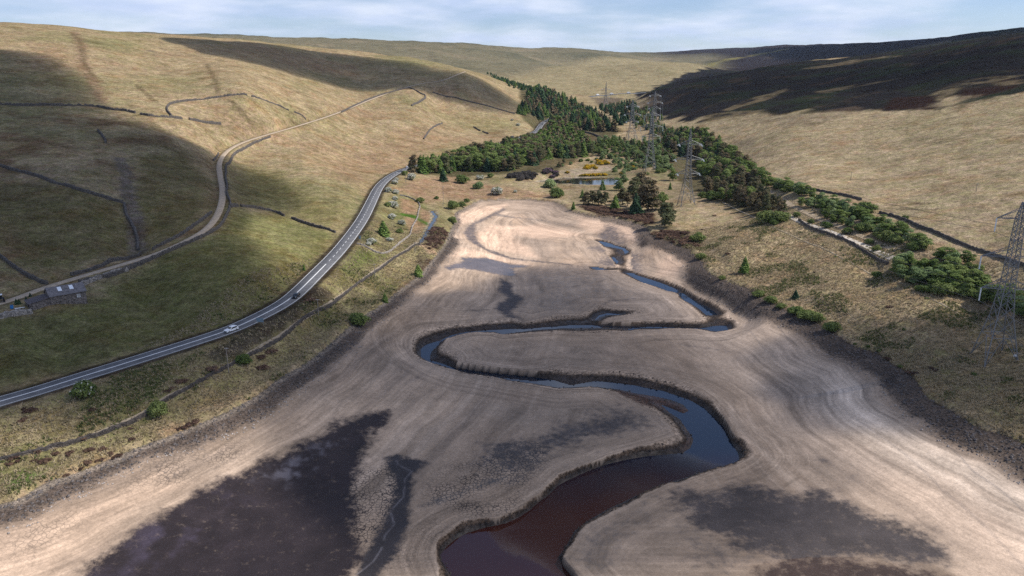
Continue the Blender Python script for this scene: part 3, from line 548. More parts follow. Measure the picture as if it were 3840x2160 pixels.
# fine striations hugging the banks
bs = fbm((dB + wob * 1.5), along * .02, 1.3, 3, 77.0); bz_ = (1 - sstep(2, 16, dB)) * (ins & ~inB); paint(bz_ * sstep(.1, .5, bs) * .5, (.15, .122, .105)); paint(bz_ * sstep(.1, .5, -bs) * .4, (.42, .355, .31))
SHW = np.where(dB < 15, dB * 1.3 + wob * 2.0, LS + wob * 5.0); SHA = np.clip(np.maximum((1 - sstep(25, 60, LS)) * .75, .7 * (1 - sstep(6, 15, dB))) + .07, 0, 1) * (1 - .7 * gm) * (1 - .8 * np.clip(WETM, 0, 1)) * np.where(inB, .2, 1.0)
# cracked mud
for px, k in (([H(640,800), H(750,650), H(1000,580), H(1250,500), H(1500,430), H(1550,560), H(1400,760), H(1380,900), H(1250,980), H(1050,1000), H(800,960), H(680,900)], 1.0), ([H(100,800), H(180,640), H(350,600), H(420,700), H(400,850), H(320,960), H(200,1200), H(130,1150), H(200,950)], 1.0),
              ([G(900,800), G(1200,560), G(1600,380), G(1850,400), G(1850,560), G(1550,700), G(1200,800)], .7), ([G(0,1200), G(300,1000), G(700,900), G(400,1200), G(100,1420)], .45), ([H(700,1000), H(1000,1000), H(800,1120), H(720,1250), H(500,1449), H(300,1449), H(450,1200)], .45)):
    CRACK = np.maximum(CRACK, pm(px, 4, 3) * k)
isl = pm([H(100,800), H(180,640), H(350,600), H(420,700), H(400,850), H(320,960), H(200,1200), H(140,1150), H(200,950)], 2.5, 3.5, WJ) * .6; WETM *= 1 - isl; CRACK = np.maximum(CRACK, isl)
for px in ([H(415,575), H(430,610), H(530,660), H(480,720), H(470,850), H(370,960), H(400,1060), H(330,1140), H(300,1250), H(240,1340), H(180,1390), H(100,1449)],):
    q_ = lines(px, .22, .18, .3) * .6 * sstep(-.5, .3, N3); paint_wet(q_, (.20, .18, .185))
sil = pm([G(1850,740), G(2000,650), G(2200,560), G(2400,440), G(2560,430), G(2380,560), G(2360,650), G(2150,790), G(2050,700)], 2, 2.5, WJ); paint_wet(sil * sstep(-.2, .5, N3 + .6 * N4) * .4, (.17, .16, .185))
vio = pm([Z(300,1449), Z(380,1330), Z(520,1250), Z(640,1200), Z(620,1300), Z(480,1400), Z(420,1449)], 8, 6); paint_wet(vio * sstep(0, .5, N2 + .5 * N3) * .4, (.085, .070, .11)); paint_wet(vio * sstep(.1, .5, -N2) * .3, (.10, .075, .08)); WC[:] *= (1 + .35 * N2 + .3 * N3)[:, None]; WETM *= np.where(inB, 0.0, 1.0)
spk = sstep(.55, .7, N4 * .6 + N3 * .4) * (1 - WETM); paint(spk * .25, (.5, .44, .4))
R[:] = np.where((L > 0)[:, None], R, RL); TUFT = np.where(L > 0, 0.0, 1.0); ROUGH = np.where(L > 0, ROUGH, .95); CRACK = np.where(L > 0, CRACK, 0)
dP2 = (dP < 0) | (dSp < 1.2); R[dP2] = (.04, .035, .03)
paint((1 - sstep(.8, 1.8, np.abs(dP - 1.2))) * (gy > PONDZ) * (np.abs(dP) < 3) * .8, (.42, .36, .30))
paint((np.abs(dSp - 1.8) < .6) * .7, (.30, .26, .22))
R[:] = np.where((L > 0)[:, None], R * np.array([[1.12, 1.01, .86]]), R * np.array([[.79, .765, .765]]))
R = np.clip(R * (1 + .10 * N3 + .07 * N2)[:, None], .004, .9)

# ------------------------------------------------------------------ materials
def new_mat(name):
    m = bpy.data.materials.new(name); m.use_nodes = True; t = m.node_tree; b = t.nodes['Principled BSDF']; return m, t, b
def mat(name, c, rough=.8, var=.25, scale=3.0, metal=0.0, bump=0.0, spec=.3, random_obj=0.0):
    m, t, b = new_mat(name); n = t.nodes.new('ShaderNodeTexNoise'); n.inputs['Scale'].default_value = scale; n.inputs['Detail'].default_value = 5
    co = t.nodes.new('ShaderNodeTexCoord'); t.links.new(co.outputs['Object'], n.inputs['Vector'])
    r = t.nodes.new('ShaderNodeMapRange'); r.inputs[1].default_value = .25; r.inputs[2].default_value = .75; r.inputs[3].default_value = 1 - var; r.inputs[4].default_value = 1 + var
    t.links.new(n.outputs['Fac'], r.inputs[0]); h = t.nodes.new('ShaderNodeVectorMath'); h.operation = 'SCALE'; h.inputs[0].default_value = c[:3]; t.links.new(r.outputs[0], h.inputs['Scale'])
    last = h.outputs[0]
    if random_obj:
        oi = t.nodes.new('ShaderNodeObjectInfo'); r2 = t.nodes.new('ShaderNodeMapRange'); r2.inputs[3].default_value = 1 - random_obj; r2.inputs[4].default_value = 1 + random_obj
        t.links.new(oi.outputs['Random'], r2.inputs[0]); h2 = t.nodes.new('ShaderNodeVectorMath'); h2.operation = 'SCALE'; t.links.new(last, h2.inputs[0]); t.links.new(r2.outputs[0], h2.inputs['Scale']); last = h2.outputs[0]
    t.links.new(last, b.inputs['Base Color']); b.inputs['Roughness'].default_value = rough; b.inputs['Metallic'].default_value = metal; b.inputs['Specular IOR Level'].default_value = spec
    if bump:
        bp = t.nodes.new('ShaderNodeBump'); bp.inputs['Strength'].default_value = bump; bp.inputs['Distance'].default_value = .1; t.links.new(n.outputs['Fac'], bp.inputs['Height']); t.links.new(bp.outputs[0], b.inputs['Normal'])
    return m
def ground_mat(name, lake):
    m, t, b = new_mat(name); N = t.nodes.new; K = t.links.new
    at_ = N('ShaderNodeAttribute'); at_.attribute_name = 'Col'
    co = N('ShaderNodeTexCoord')
    def noise(sc, det=4, rough=.6, vec=None):
        n = N('ShaderNodeTexNoise'); n.inputs['Scale'].default_value = sc; n.inputs['Detail'].default_value = det; n.inputs['Roughness'].default_value = rough
        K(vec or co.outputs['Object'], n.inputs['Vector']); return n
    def mr(src, a, b_, c, d):
        r = N('ShaderNodeMapRange'); r.inputs[1].default_value = a; r.inputs[2].default_value = b_; r.inputs[3].default_value = c; r.inputs[4].default_value = d; K(src, r.inputs[0]); return r.outputs[0]
    def mul(a, b_):
        h = N('ShaderNodeVectorMath'); h.operation = 'SCALE'; K(a, h.inputs[0]); K(b_, h.inputs['Scale']); return h.outputs[0]
    def mth0(a, k_):
        q = N('ShaderNodeMath'); q.operation = 'MULTIPLY'; K(a, q.inputs[0]); q.inputs[1].default_value = k_; return q.outputs[0]
    fine = noise(1.1 if not lake else 2.2, 5, .7); mid = noise(.16, 5, .65); col = at_.outputs['Color']
    if lake:
        col = mul(col, mr(fine.outputs['Fac'], .28, .72, .80, 1.20)); col = mul(col, mr(mid.outputs['Fac'], .3, .7, .93, 1.07))
        ca = N('ShaderNodeAttribute'); ca.attribute_name = 'Crack'
        wv = noise(.5, 3); off = N('ShaderNodeVectorMath'); off.operation = 'SCALE'; K(wv.outputs['Color'], off.inputs[0]); off.inputs['Scale'].default_value = .9
        ad = N('ShaderNodeVectorMath'); ad.operation = 'ADD'; K(co.outputs['Object'], ad.inputs[0]); K(off.outputs[0], ad.inputs[1])
        vo = N('ShaderNodeTexVoronoi'); vo.feature = 'DISTANCE_TO_EDGE'; vo.inputs['Scale'].default_value = .95; K(ad.outputs[0], vo.inputs['Vector'])
        cr = mr(vo.outputs['Distance'], .02, .12, 1, 0); pt = noise(.12, 3); pz = mr(pt.outputs['Fac'], .38, .6, .25, 1)
        m1 = N('ShaderNodeMath'); m1.operation = 'MULTIPLY'; K(cr, m1.inputs[0]); K(ca.outputs['Fac'], m1.inputs[1]); m2 = N('ShaderNodeMath'); m2.operation = 'MULTIPLY'; K(m1.outputs[0], m2.inputs[0]); K(pz, m2.inputs[1])
        mxx = N('ShaderNodeMix'); mxx.data_type = 'RGBA'; K(m2.outputs[0], mxx.inputs[0]); K(col, mxx.inputs[6]); mxx.inputs[7].default_value = (.055, .045, .04, 1); col = mxx.outputs[2]
        sa = N('ShaderNodeAttribute'); sa.attribute_name = 'Strand'; al = N('ShaderNodeAttribute'); al.attribute_name = 'Along'; sm_ = N('ShaderNodeAttribute'); sm_.attribute_name = 'Strata'
        cv = N('ShaderNodeCombineXYZ'); K(sa.outputs['Fac'], cv.inputs[0]); K(al.outputs['Fac'], cv.inputs[1])
        for sc_, lo_, hi_, de in ((.8, .84, 1.15, 7), (.2, .82, 1.16, 4)):
            q_ = noise(sc_, de, .7, cv.outputs[0]); w_ = N('ShaderNodeMix'); w_.data_type = 'FLOAT'; K(sm_.outputs['Fac'], w_.inputs[0]); w_.inputs[2].default_value = 1.0; K(mr(q_.outputs['Fac'], .36, .64, lo_, hi_), w_.inputs[3]); col = mul(col, w_.outputs[0])
        sv = N('ShaderNodeCombineXYZ'); K(mth0(sa.outputs['Fac'], .16), sv.inputs[0]); K(mth0(al.outputs['Fac'], .32), sv.inputs[1]); dk = noise(1.0, 7, .62, sv.outputs[0]); col = mul(col, mr(dk.outputs['Fac'], .50, .68, 1.0, .62)); col = mul(col, mr(dk.outputs['Fac'], .30, .44, 1.22, 1.0))
        blo = noise(.05, 6, .65); col = mul(col, mr(blo.outputs['Fac'], .36, .64, .86, 1.12)); peb = noise(.9, 6, .75); col = mul(col, mr(peb.outputs['Fac'], .34, .66, .84, 1.16))
        ba = N('ShaderNodeAttribute'); ba.attribute_name = 'Bank'; lump = noise(1.3, 6, .75); lum = mr(lump.outputs['Fac'], .38, .62, .30, 1.75)
        mb_ = N('ShaderNodeMix'); mb_.data_type = 'FLOAT'; K(ba.outputs['Fac'], mb_.inputs[0]); mb_.inputs[2].default_value = 1.0; K(lum, mb_.inputs[3]); col = mul(col, mb_.outputs[0])
        gv = N('ShaderNodeAttribute'); gv.attribute_name = 'Gravel'; gn = noise(1.6, 5, .8); gl = mr(gn.outputs['Fac'], .36, .64, .25, 1.9); gq = N('ShaderNodeMix'); gq.data_type = 'FLOAT'; K(gv.outputs['Fac'], gq.inputs[0]); gq.inputs[2].default_value = 1.0; K(gl, gq.inputs[3]); col = mul(col, gq.outputs[0])
        we = N('ShaderNodeAttribute'); we.attribute_name = 'Wet'; wc = N('ShaderNodeAttribute'); wc.attribute_name = 'WetCol'; wr = N('ShaderNodeAttribute'); wr.attribute_name = 'WetRough'; wn1 = noise(.45, 8, .72)
        def mth(op, a, b_):
            q = N('ShaderNodeMath'); q.operation = op
            for i_, v_ in enumerate((a, b_)):
                if isinstance(v_, float): q.inputs[i_].default_value = v_
                else: K(v_, q.inputs[i_])
            return q.outputs[0]
        e1 = mth('ADD', we.outputs['Fac'], mr(wn1.outputs['Fac'], .25, .75, -.42, .42)); e2 = mth('ADD', e1, mth('MULTIPLY', mth('MULTIPLY', cr, ca.outputs['Fac']), .55)); wf = N('ShaderNodeMapRange'); wf.interpolation_type = 'SMOOTHSTEP'; wf.inputs[1].default_value = .14; wf.inputs[2].default_value = .88; K(e2, wf.inputs[0])
        wfac = mth('MULTIPLY', wf.outputs[0], mr(we.outputs['Fac'], .02, .12, 0, 1)); wmx = N('ShaderNodeMix'); wmx.data_type = 'RGBA'; K(wfac, wmx.inputs[0]); K(col, wmx.inputs[6]); K(mul(wc.outputs['Color'], mr(fine.outputs['Fac'], .28, .72, .7, 1.3)), wmx.inputs[7]); col = wmx.outputs[2]
        ra = N('ShaderNodeAttribute'); ra.attribute_name = 'Rough'; rm_ = N('ShaderNodeMix'); rm_.data_type = 'FLOAT'; K(wfac, rm_.inputs[0]); K(ra.outputs['Fac'], rm_.inputs[2]); K(wr.outputs['Fac'], rm_.inputs[3]); K(rm_.outputs[0], b.inputs['Roughness']); b.inputs['Specular IOR Level'].default_value = .2
        bp = N('ShaderNodeBump'); bp.inputs['Strength'].default_value = .35; bp.inputs['Distance'].default_value = .15
        hs = N('ShaderNodeMath'); hs.operation = 'SUBTRACT'; K(fine.outputs['Fac'], hs.inputs[0]); K(m2.outputs[0], hs.inputs[1]); K(hs.outputs[0], bp.inputs['Height']); K(bp.outputs[0], b.inputs['Normal'])
    else:
        vf_ = noise(3.2, 4, .75)
        col = mul(col, mr(fine.outputs['Fac'], .28, .72, .45, 1.55)); col = mul(col, mr(mid.outputs['Fac'], .3, .7, .84, 1.16)); col = mul(col, mr(vf_.outputs['Fac'], .3, .7, .62, 1.38))
        for sc_, lo_, hi_ in ((.33, .68, 1.32), (.085, .78, 1.22), (.028, .84, 1.16)): q_ = noise(sc_, 5, .65); col = mul(col, mr(q_.outputs['Fac'], .32, .68, lo_, hi_))
        bro = noise(.06, 7, .7); mq = N('ShaderNodeMix'); mq.data_type = 'RGBA'; mq.blend_type = 'MULTIPLY'; K(mr(bro.outputs['Fac'], .48, .66, 0, .75), mq.inputs[0]); K(col, mq.inputs[6]); mq.inputs[7].default_value = (.86, .70, .62, 1); col = mq.outputs[2]
        hue = noise(.22, 6, .65); mh = N('ShaderNodeMix'); mh.data_type = 'RGBA'; mh.blend_type = 'MULTIPLY'; K(mr(hue.outputs['Fac'], .42, .62, 0, .75), mh.inputs[0]); K(col, mh.inputs[6]); mh.inputs[7].default_value = (.80, .92, .68, 1); col = mh.outputs[2]
        b.inputs['Roughness'].default_value = 1.0; b.inputs['Specular IOR Level'].default_value = .0
        bp = N('ShaderNodeBump'); bp.inputs['Strength'].default_value = .8; bp.inputs['Distance'].default_value = .5; K(fine.outputs['Fac'], bp.inputs['Height'])
        bp2 = N('ShaderNodeBump'); bp2.inputs['Strength'].default_value = .6; bp2.inputs['Distance'].default_value = 2.0; K(mid.outputs['Fac'], bp2.inputs['Height']); K(bp2.outputs[0], bp.inputs['Normal']); K(bp.outputs[0], b.inputs['Normal'])
    K(col, b.inputs['Base Color']); return m
M_GROUND, M_BED = ground_mat('moor_grass_ground', False), ground_mat('dried_lake_mud', True)

def link(name, me, m=None, parent=None, loc=None):
    o = bpy.data.objects.new(name, me); COL.objects.link(o)
    if m is not None and me is not None and hasattr(me, 'materials') and len(me.materials) == 0: me.materials.append(m)
    if parent is not None: o.parent = parent
    if loc is not None: o.location = loc
    return o
def tag(o, label=None, cat=None, group=None, kind=None):
    if label: o['label'] = label
    if cat: o['category'] = cat
    if group: o['group'] = group
    if kind: o['kind'] = kind
    return o
def np_mesh(name, V, Fq, smooth=True):
    me = bpy.data.meshes.new(name); V = np.asarray(V, np.float32); Fq = np.asarray(Fq, np.int32); k = Fq.shape[1]
    me.vertices.add(len(V)); me.vertices.foreach_set('co', V.ravel()); me.loops.add(Fq.size); me.loops.foreach_set('vertex_index', Fq.ravel())
    me.polygons.add(len(Fq)); me.polygons.foreach_set('loop_start', np.arange(0, Fq.size, k, dtype=np.int32)); me.polygons.foreach_set('loop_total', np.full(len(Fq), k, np.int32))
    me.update(calc_edges=True); me.polygons.foreach_set('use_smooth', np.full(len(Fq), smooth)); return me
ii = np.arange(NR * NC).reshape(NR, NC)
quads = np.stack([ii[:-1, :-1], ii[:-1, 1:], ii[1:, 1:], ii[1:, :-1]], -1).reshape(-1, 4)
VALL = np.c_[gx, gy, z]
def sheet(name, sel, m, kind='structure'):
    q = quads[sel]; u, inv = np.unique(q, return_inverse=True); me = np_mesh(name, VALL[u], inv.reshape(-1, 4))
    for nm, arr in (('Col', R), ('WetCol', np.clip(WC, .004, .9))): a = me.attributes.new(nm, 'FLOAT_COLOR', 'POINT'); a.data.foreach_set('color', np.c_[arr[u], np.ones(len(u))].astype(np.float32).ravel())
    for nm, arr in (('Rough', ROUGH), ('Crack', CRACK), ('Bank', BANKM), ('Strand', SHW), ('Along', along * .11), ('Strata', SHA), ('Wet', WETM), ('WetRough', WR), ('Gravel', gm * L)):
        a = me.attributes.new(nm, 'FLOAT', 'POINT'); a.data.foreach_set('value', arr[u].astype(np.float32))
    o = link(name, me, m); o['kind'] = kind; return o
lk = ins[quads].all(1); fy = gy[quads[:, 0]]
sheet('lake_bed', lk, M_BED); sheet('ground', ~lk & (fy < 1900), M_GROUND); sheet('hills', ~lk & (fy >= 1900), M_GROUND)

# ------------------------------------------------------------------ water
def water_mat(name, c, rough, bump, dist):
    m, t, b = new_mat(name); b.inputs['Base Color'].default_value = (*c, 1); b.inputs['Roughness'].default_value = rough; b.inputs['IOR'].default_value = 1.4; b.inputs['Specular IOR Level'].default_value = .5
    co = t.nodes.new('ShaderNodeTexCoord'); n = t.nodes.new('ShaderNodeTexNoise'); n.inputs['Scale'].default_value = .5; n.inputs['Detail'].default_value = 4; t.links.new(co.outputs['Object'], n.inputs['Vector'])
    bp = t.nodes.new('ShaderNodeBump'); bp.inputs['Strength'].default_value = bump; bp.inputs['Distance'].default_value = dist; t.links.new(n.outputs['Fac'], bp.inputs['Height']); t.links.new(bp.outputs[0], b.inputs['Normal']); return m
M_RIVER = water_mat('peat_and_sky_tint_river_water', (.026, .0075, .0045), .03, .05, .04); M_POND = water_mat('pond_water', (.012, .014, .013), .07, .25, .08)
_t = M_RIVER.node_tree; _a = _t.nodes.new('ShaderNodeAttribute'); _a.attribute_name = 'Silt'; _m = _t.nodes.new('ShaderNodeMix'); _m.data_type = 'RGBA'; _m.inputs[6].default_value = (.002, .009, .022, 1); _m.inputs[7].default_value = (.042, .0105, .007, 1)  # clear water tinted blue, sky reflection painted in; silt end is peat brown
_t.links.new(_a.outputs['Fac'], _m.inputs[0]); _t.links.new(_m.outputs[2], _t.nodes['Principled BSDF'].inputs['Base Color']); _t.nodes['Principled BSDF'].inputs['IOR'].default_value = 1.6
def water_sheet(name, mask, level_, m):
    sel = mask[quads].any(1); q = quads[sel]; u, inv = np.unique(q, return_inverse=True)
    V = VALL[u].copy(); V[:, 2] = level_(V[:, 1]) if callable(level_) else level_
    o = link(name, np_mesh(name, V, inv.reshape(-1, 4)), m); o['kind'] = 'structure'; return o
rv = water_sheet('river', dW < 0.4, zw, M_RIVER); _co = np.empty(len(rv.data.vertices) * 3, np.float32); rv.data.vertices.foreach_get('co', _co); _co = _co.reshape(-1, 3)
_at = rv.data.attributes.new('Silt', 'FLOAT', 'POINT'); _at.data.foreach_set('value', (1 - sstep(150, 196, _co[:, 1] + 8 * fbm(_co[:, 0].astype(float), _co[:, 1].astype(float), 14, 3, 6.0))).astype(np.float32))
water_sheet('pond', dP < 0.3, PONDZ, M_POND); water_sheet('spillway_water', dSp < 1.25, 13.15, M_POND)

# ------------------------------------------------------------------ clouds overhead (their shadows lie on the valley) and the air
CLOUDH = 620.0
def cloud(name, px, thick, dens, edge, label, world=None, seed=1.0, CLOUDH=CLOUDH):
    pts = [at(p) for p in px] if world is None else [Vector((x, y, zat(x, y))) for x, y in world]
    poly = []
    for p in pts:
        q = p + SUN * ((CLOUDH - p.z) / SUN.z); poly.append((q.x, q.y))
    poly = smooth_poly(poly, 2); P = np.array(poly); span = max(np.ptp(P[:, 0]), np.ptp(P[:, 1])); cell = max(span / 70.0, 6.0)
    xs = np.arange(P[:, 0].min() - 2 * cell, P[:, 0].max() + 2 * cell, cell); yy = np.arange(P[:, 1].min() - 2 * cell, P[:, 1].max() + 2 * cell, cell)
    X, Y = np.meshgrid(xs, yy); x, y = X.ravel(), Y.ravel()
    d = -sdf(x, y, poly, 1e6) + fbm(x, y, span * .22, 4, seed) * edge * .55
    d = np.clip(d, 0, None); th = thick * (1 - np.exp(-d / edge)) * (1 + .55 * fbm(x, y, span * .16, 4, seed + 5))
    th = np.maximum(th, 0); n0, n1 = X.shape; idx = np.arange(x.size).reshape(n0, n1)
    q = np.stack([idx[:-1, :-1], idx[:-1, 1:], idx[1:, 1:], idx[1:, :-1]], -1).reshape(-1, 4)
    q = q[(d[q] > 0).any(1)]
    if not len(q): return
    u, inv = np.unique(q, return_inverse=True); q = inv.reshape(-1, 4); n = len(u)
    top = np.c_[x[u], y[u], CLOUDH + th[u] * .8]; bot = np.c_[x[u], y[u], CLOUDH - th[u] * .2 - .02]
    e = np.concatenate([q[:, [0, 1]], q[:, [1, 2]], q[:, [2, 3]], q[:, [3, 0]]]); key = np.sort(e, 1); _, first, cnt = np.unique(key, axis=0, return_index=True, return_counts=True)
    b = e[first[cnt == 1]]; side = np.c_[b[:, 1], b[:, 0], b[:, 0] + n, b[:, 1] + n]
    me = np_mesh(name, np.r_[top, bot], np.r_[q, q[:, ::-1] + n, side])
    m = bpy.data.materials.new('cloud_vapour'); m.use_nodes = True; t = m.node_tree; t.nodes.clear(); o_ = t.nodes.new('ShaderNodeOutputMaterial'); v = t.nodes.new('ShaderNodeVolumePrincipled')
    v.inputs['Color'].default_value = (.96, .97, 1, 1); v.inputs['Density'].default_value = dens; v.inputs['Anisotropy'].default_value = .3; t.links.new(v.outputs[0], o_.inputs['Volume'])
    o = link('cloud', me, m); tag(o, kind='stuff'); o['label'] = label; return o
cloud('cloud', [Z(-330,60), Z(-100,118), Z(60,128), Z(150,148), Z(225,200), Z(262,258), Z(350,300), Z(440,335), Z(530,380), Z(600,405), Z(680,435), Z(770,490), Z(760,530), Z(640,540), Z(610,580), Z(690,640), Z(780,720), Z(880,800), Z(850,880), Z(650,1010), Z(430,1080), Z(200,1100), Z(0,1090), Z(-250,1060), Z(-500,700)],
      80, .034, 14, 'grey cloud drifting above the barn and the lower left fields', seed=2.0)
cloud('cloud', [Z(400,98), Z(480,120), Z(560,148), Z(680,172), Z(760,200), Z(850,222), Z(960,228), Z(1060,232), Z(1150,262), Z(1230,290), Z(1330,296), Z(1320,262), Z(1240,215), Z(1160,182), Z(1000,150), Z(880,135), Z(640,108), Z(480,97)], 70, .03, 22, 'long cloud above the shaded left hillside', seed=4.0)
cloud('cloud', [Z(760,790), Z(900,760), Z(1150,720), Z(1350,650), Z(1650,650), Z(1780,740), Z(1980,830), Z(2150,960), Z(2200,1080), Z(2150,1250), Z(2050,1400), Z(1800,1600), Z(1100,1600), Z(950,1449), Z(850,1300), Z(700,1130), Z(650,1000)], 55, .034, 30, 'thin veil of cloud above the lake bed and its river bends', seed=6.0)
cloud('cloud', [Z(1950,840), Z(2100,790), Z(2300,790), Z(2500,760), Z(2750,700), Z(2900,900), Z(2750,1100), Z(2480,1090), Z(2250,1070), Z(2080,1030), Z(2000,930)], 60, .045, 16, 'widened cloud above the near pylon and the right bank', seed=8.0)  # unseen cloud, widened and thickened to hide the pylon's own shadow
cloud('cloud', None, 90, .03, 120, 'broad cloud above the far right heather ridge', world=[(1050, 2500), (1350, 4000), (1500, 5200), (2600, 5200), (3000, 3000), (1900, 2000), (1300, 2000)], seed=9.0, CLOUDH=1500.0)
cloud('cloud', [Z(1700,200), Z(1850,180), Z(2200,150), Z(2500,105), Z(2700,80), Z(2800,150), Z(2600,210), Z(2300,225), Z(2000,240), Z(1780,275), Z(1640,250)], 50, .010, 40, 'cloud above the heather hill on the right', seed=11.0)
def haze_box(dens):
    x0, x1, y0, y1, z0, z1 = -22000, 22000, -200, 13500, float(z.min()) - 1.5, 420
    V = [(x, y, zz) for zz in (z0, z1) for y in (y0, y1) for x in (x0, x1)]
    me = bpy.data.meshes.new('haze'); me.from_pydata(V, [], [(0, 2, 3, 1), (4, 5, 7, 6), (0, 1, 5, 4), (2, 6, 7, 3), (0, 4, 6, 2), (1, 3, 7, 5)])
    m = bpy.data.materials.new('valley_air'); m.use_nodes = True; t = m.node_tree; t.nodes.clear(); o_ = t.nodes.new('ShaderNodeOutputMaterial'); v = t.nodes.new('ShaderNodeVolumePrincipled')
    v.inputs['Color'].default_value = (.62, .78, 1, 1); v.inputs['Density'].default_value = dens; v.inputs['Anisotropy'].default_value = .2; t.links.new(v.outputs[0], o_.inputs['Volume'])
    o = link('haze', me, m); tag(o, kind='stuff')
haze_box(.000020)

# ------------------------------------------------------------------ helpers for built things
class MB:
    def __init__(s): s.V = []; s.F = []
    def add(s, V, F):
        n = len(s.V); s.V += [tuple(v) for v in V]; s.F += [tuple(i + n for i in f) for f in F]; return s
    def box(s, c, d, R=None):
        P = [Vector((x * d[0] / 2, y * d[1] / 2, zz * d[2] / 2)) for zz in (-1, 1) for y in (-1, 1) for x in (-1, 1)]
        if R is not None: P = [R @ p for p in P]
        return s.add([Vector(c) + p for p in P], [(0, 2, 3, 1), (4, 5, 7, 6), (0, 1, 5, 4), (2, 6, 7, 3), (0, 4, 6, 2), (1, 3, 7, 5)])
    def bar(s, a, b, r, n=4, r2=None):
        a, b = Vector(a), Vector(b); d = (b - a).normalized(); u = d.orthogonal().normalized(); w = d.cross(u); r2 = r if r2 is None else r2
        V = [a + (u * math.cos(k * 2 * math.pi / n + .785) + w * math.sin(k * 2 * math.pi / n + .785)) * r for k in range(n)] + [b + (u * math.cos(k * 2 * math.pi / n + .785) + w * math.sin(k * 2 * math.pi / n + .785)) * r2 for k in range(n)]
        return s.add(V, [(k, (k + 1) % n, n + (k + 1) % n, n + k) for k in range(n)] + [tuple(range(n - 1, -1, -1)), tuple(range(n, 2 * n))])
    def cyl(s, c, axis, r, h, n=14):
        a = Vector(c) - Vector(axis).normalized() * h / 2; return s.bar(a, a + Vector(axis).normalized() * h, r, n)
    def mesh(s, name, smooth=False):
        me = bpy.data.meshes.new(name); me.from_pydata([tuple(v) for v in s.V], [], s.F); me.update()
        if smooth: me.polygons.foreach_set('use_smooth', np.full(len(me.polygons), True))
        return me
    def build(s, name, m, parent=None, smooth=False, loc=None): return link(name, s.mesh(name, smooth), m, parent, loc)
def empty(name, loc, rz=0.0):
    o = bpy.data.objects.new(name, None); COL.objects.link(o); o.location = loc; o.rotation_euler = (0, 0, rz); o.empty_display_size = .5; return o
def copy_tree(o, parent=None):
    c = o.copy(); COL.objects.link(c); c.parent = parent
    for ch in list(o.children): copy_tree(ch, c)
    return c
def resample(pts, step):
    P = np.array([tuple(p) for p in pts]); d = np.r_[0, np.cumsum(np.hypot(*np.diff(P[:, :2], axis=0).T))]
    n = max(int(d[-1] / step), 1); t = np.linspace(0, d[-1], n + 1); return np.stack([np.interp(t, d, P[:, k]) for k in range(P.shape[1])], 1)
def normals2(P):
    T = np.gradient(P[:, :2], axis=0); T /= np.linalg.norm(T, axis=1)[:, None] + 1e-9; return np.c_[-T[:, 1], T[:, 0]], T
def ribbon(name, P, offs, dz, m, parent=None, drape=False, skirt=True):
    """strip along P between two sideways offsets"""
    Nn, _ = normals2(P); rows = []
    for o_ in offs:
        xy = P[:, :2] + Nn * o_
        zz = np.array([zat(x, y) for x, y in xy]) if drape else P[:, 2]
        rows.append(np.c_[xy, zz + dz])
    if skirt:
        a = rows[0].copy(); a[:, :2] += Nn * (np.sign(offs[0] - offs[-1]) * .25); a[:, 2] -= .5; b = rows[-1].copy(); b[:, :2] -= Nn * (np.sign(offs[0] - offs[-1]) * .25); b[:, 2] -= .5; rows = [a] + rows + [b]
    k = len(rows); n = len(P); V = np.concatenate(rows); idx = np.arange(k * n).reshape(k, n)
    q = np.stack([idx[:-1, :-1], idx[:-1, 1:], idx[1:, 1:], idx[1:, :-1]], -1).reshape(-1, 4)
    me = np_mesh(name, V, q[:, ::-1] if offs[0] < offs[-1] else q); return link(name, me, m, parent)
M_ASPH = mat('weathered_asphalt', (.118, .118, .122), .85, .3, .35); M_LINE = mat('road_paint', (.74, .73, .70), .7, .15, 2.0); M_TRACK = mat('dusty_track', (.42, .33, .235), .95, .25, .6, bump=.4); M_PALE = mat('pale_gravel_path', (.56, .49, .40), .95, .15, .6)
M_SANDP = mat('sandy_path', (.36, .28, .19), .95, .2, .5)
# ------------------------------------------------------------------ roads, tracks and paths
RP = resample(ROAD, 2.0)
road = ribbon('road', RP, (3.75, -3.75), .10, M_ASPH); tag(road, kind='structure')
ribbon('edge_line', RP, (3.50, 3.30), .125, M_LINE, road, skirt=False); ribbon('edge_line', RP, (-3.30, -3.50), .125, M_LINE, road, skirt=False)
solid_end = int(np.argmin(np.abs(RP[:, 1] - on_plane((822, 662), lambda y: 20.0)[1])))
ribbon('centre_line', RP[:solid_end], (.24, -.24), .125, M_LINE, road, skirt=False)
RPf = resample(ROAD, .5); i0 = int(np.argmin(np.abs(RPf[:, 1] - RP[solid_end, 1]))); k = i0 + 6
while k + 10 < len(RPf) and RPf[k, 1] < 1060:
    ribbon('centre_dash', RPf[k:k + 9], (.11, -.11), .125, M_LINE, road, skirt=False); k += 18 if RPf[k, 1] > 600 else 15
TP = resample(TRACK, 2.5)
track = ribbon('track', TP, (1.75, .5, -.5, -1.75), .13, M_TRACK); tag(track, kind='structure')
def path_px(px, step=2.0): return resample(smooth_poly([tuple(at(p)) for p in px], 2, False), step)
o = ribbon('path', path_px([F(785,178), F(900,232), F(1010,268), F(1100,302), F(1220,345), F(1340,392), F(1460,445), F(1590,502)]), (1.5, .6, -.6, -1.5), .22, M_PALE, drape=True, skirt=False); tag(o, kind='structure')
o = ribbon('path', path_px([Q(1130,930), Q(1260,1060), Q(1400,1190), F(660,0), F(780,92), F(900,142), F(1050,212), F(1240,292), F(1440,372), F(1620,440)]), (1.6, .6, -.6, -1.6), .2, M_SANDP, drape=True, skirt=False); tag(o, kind='structure')
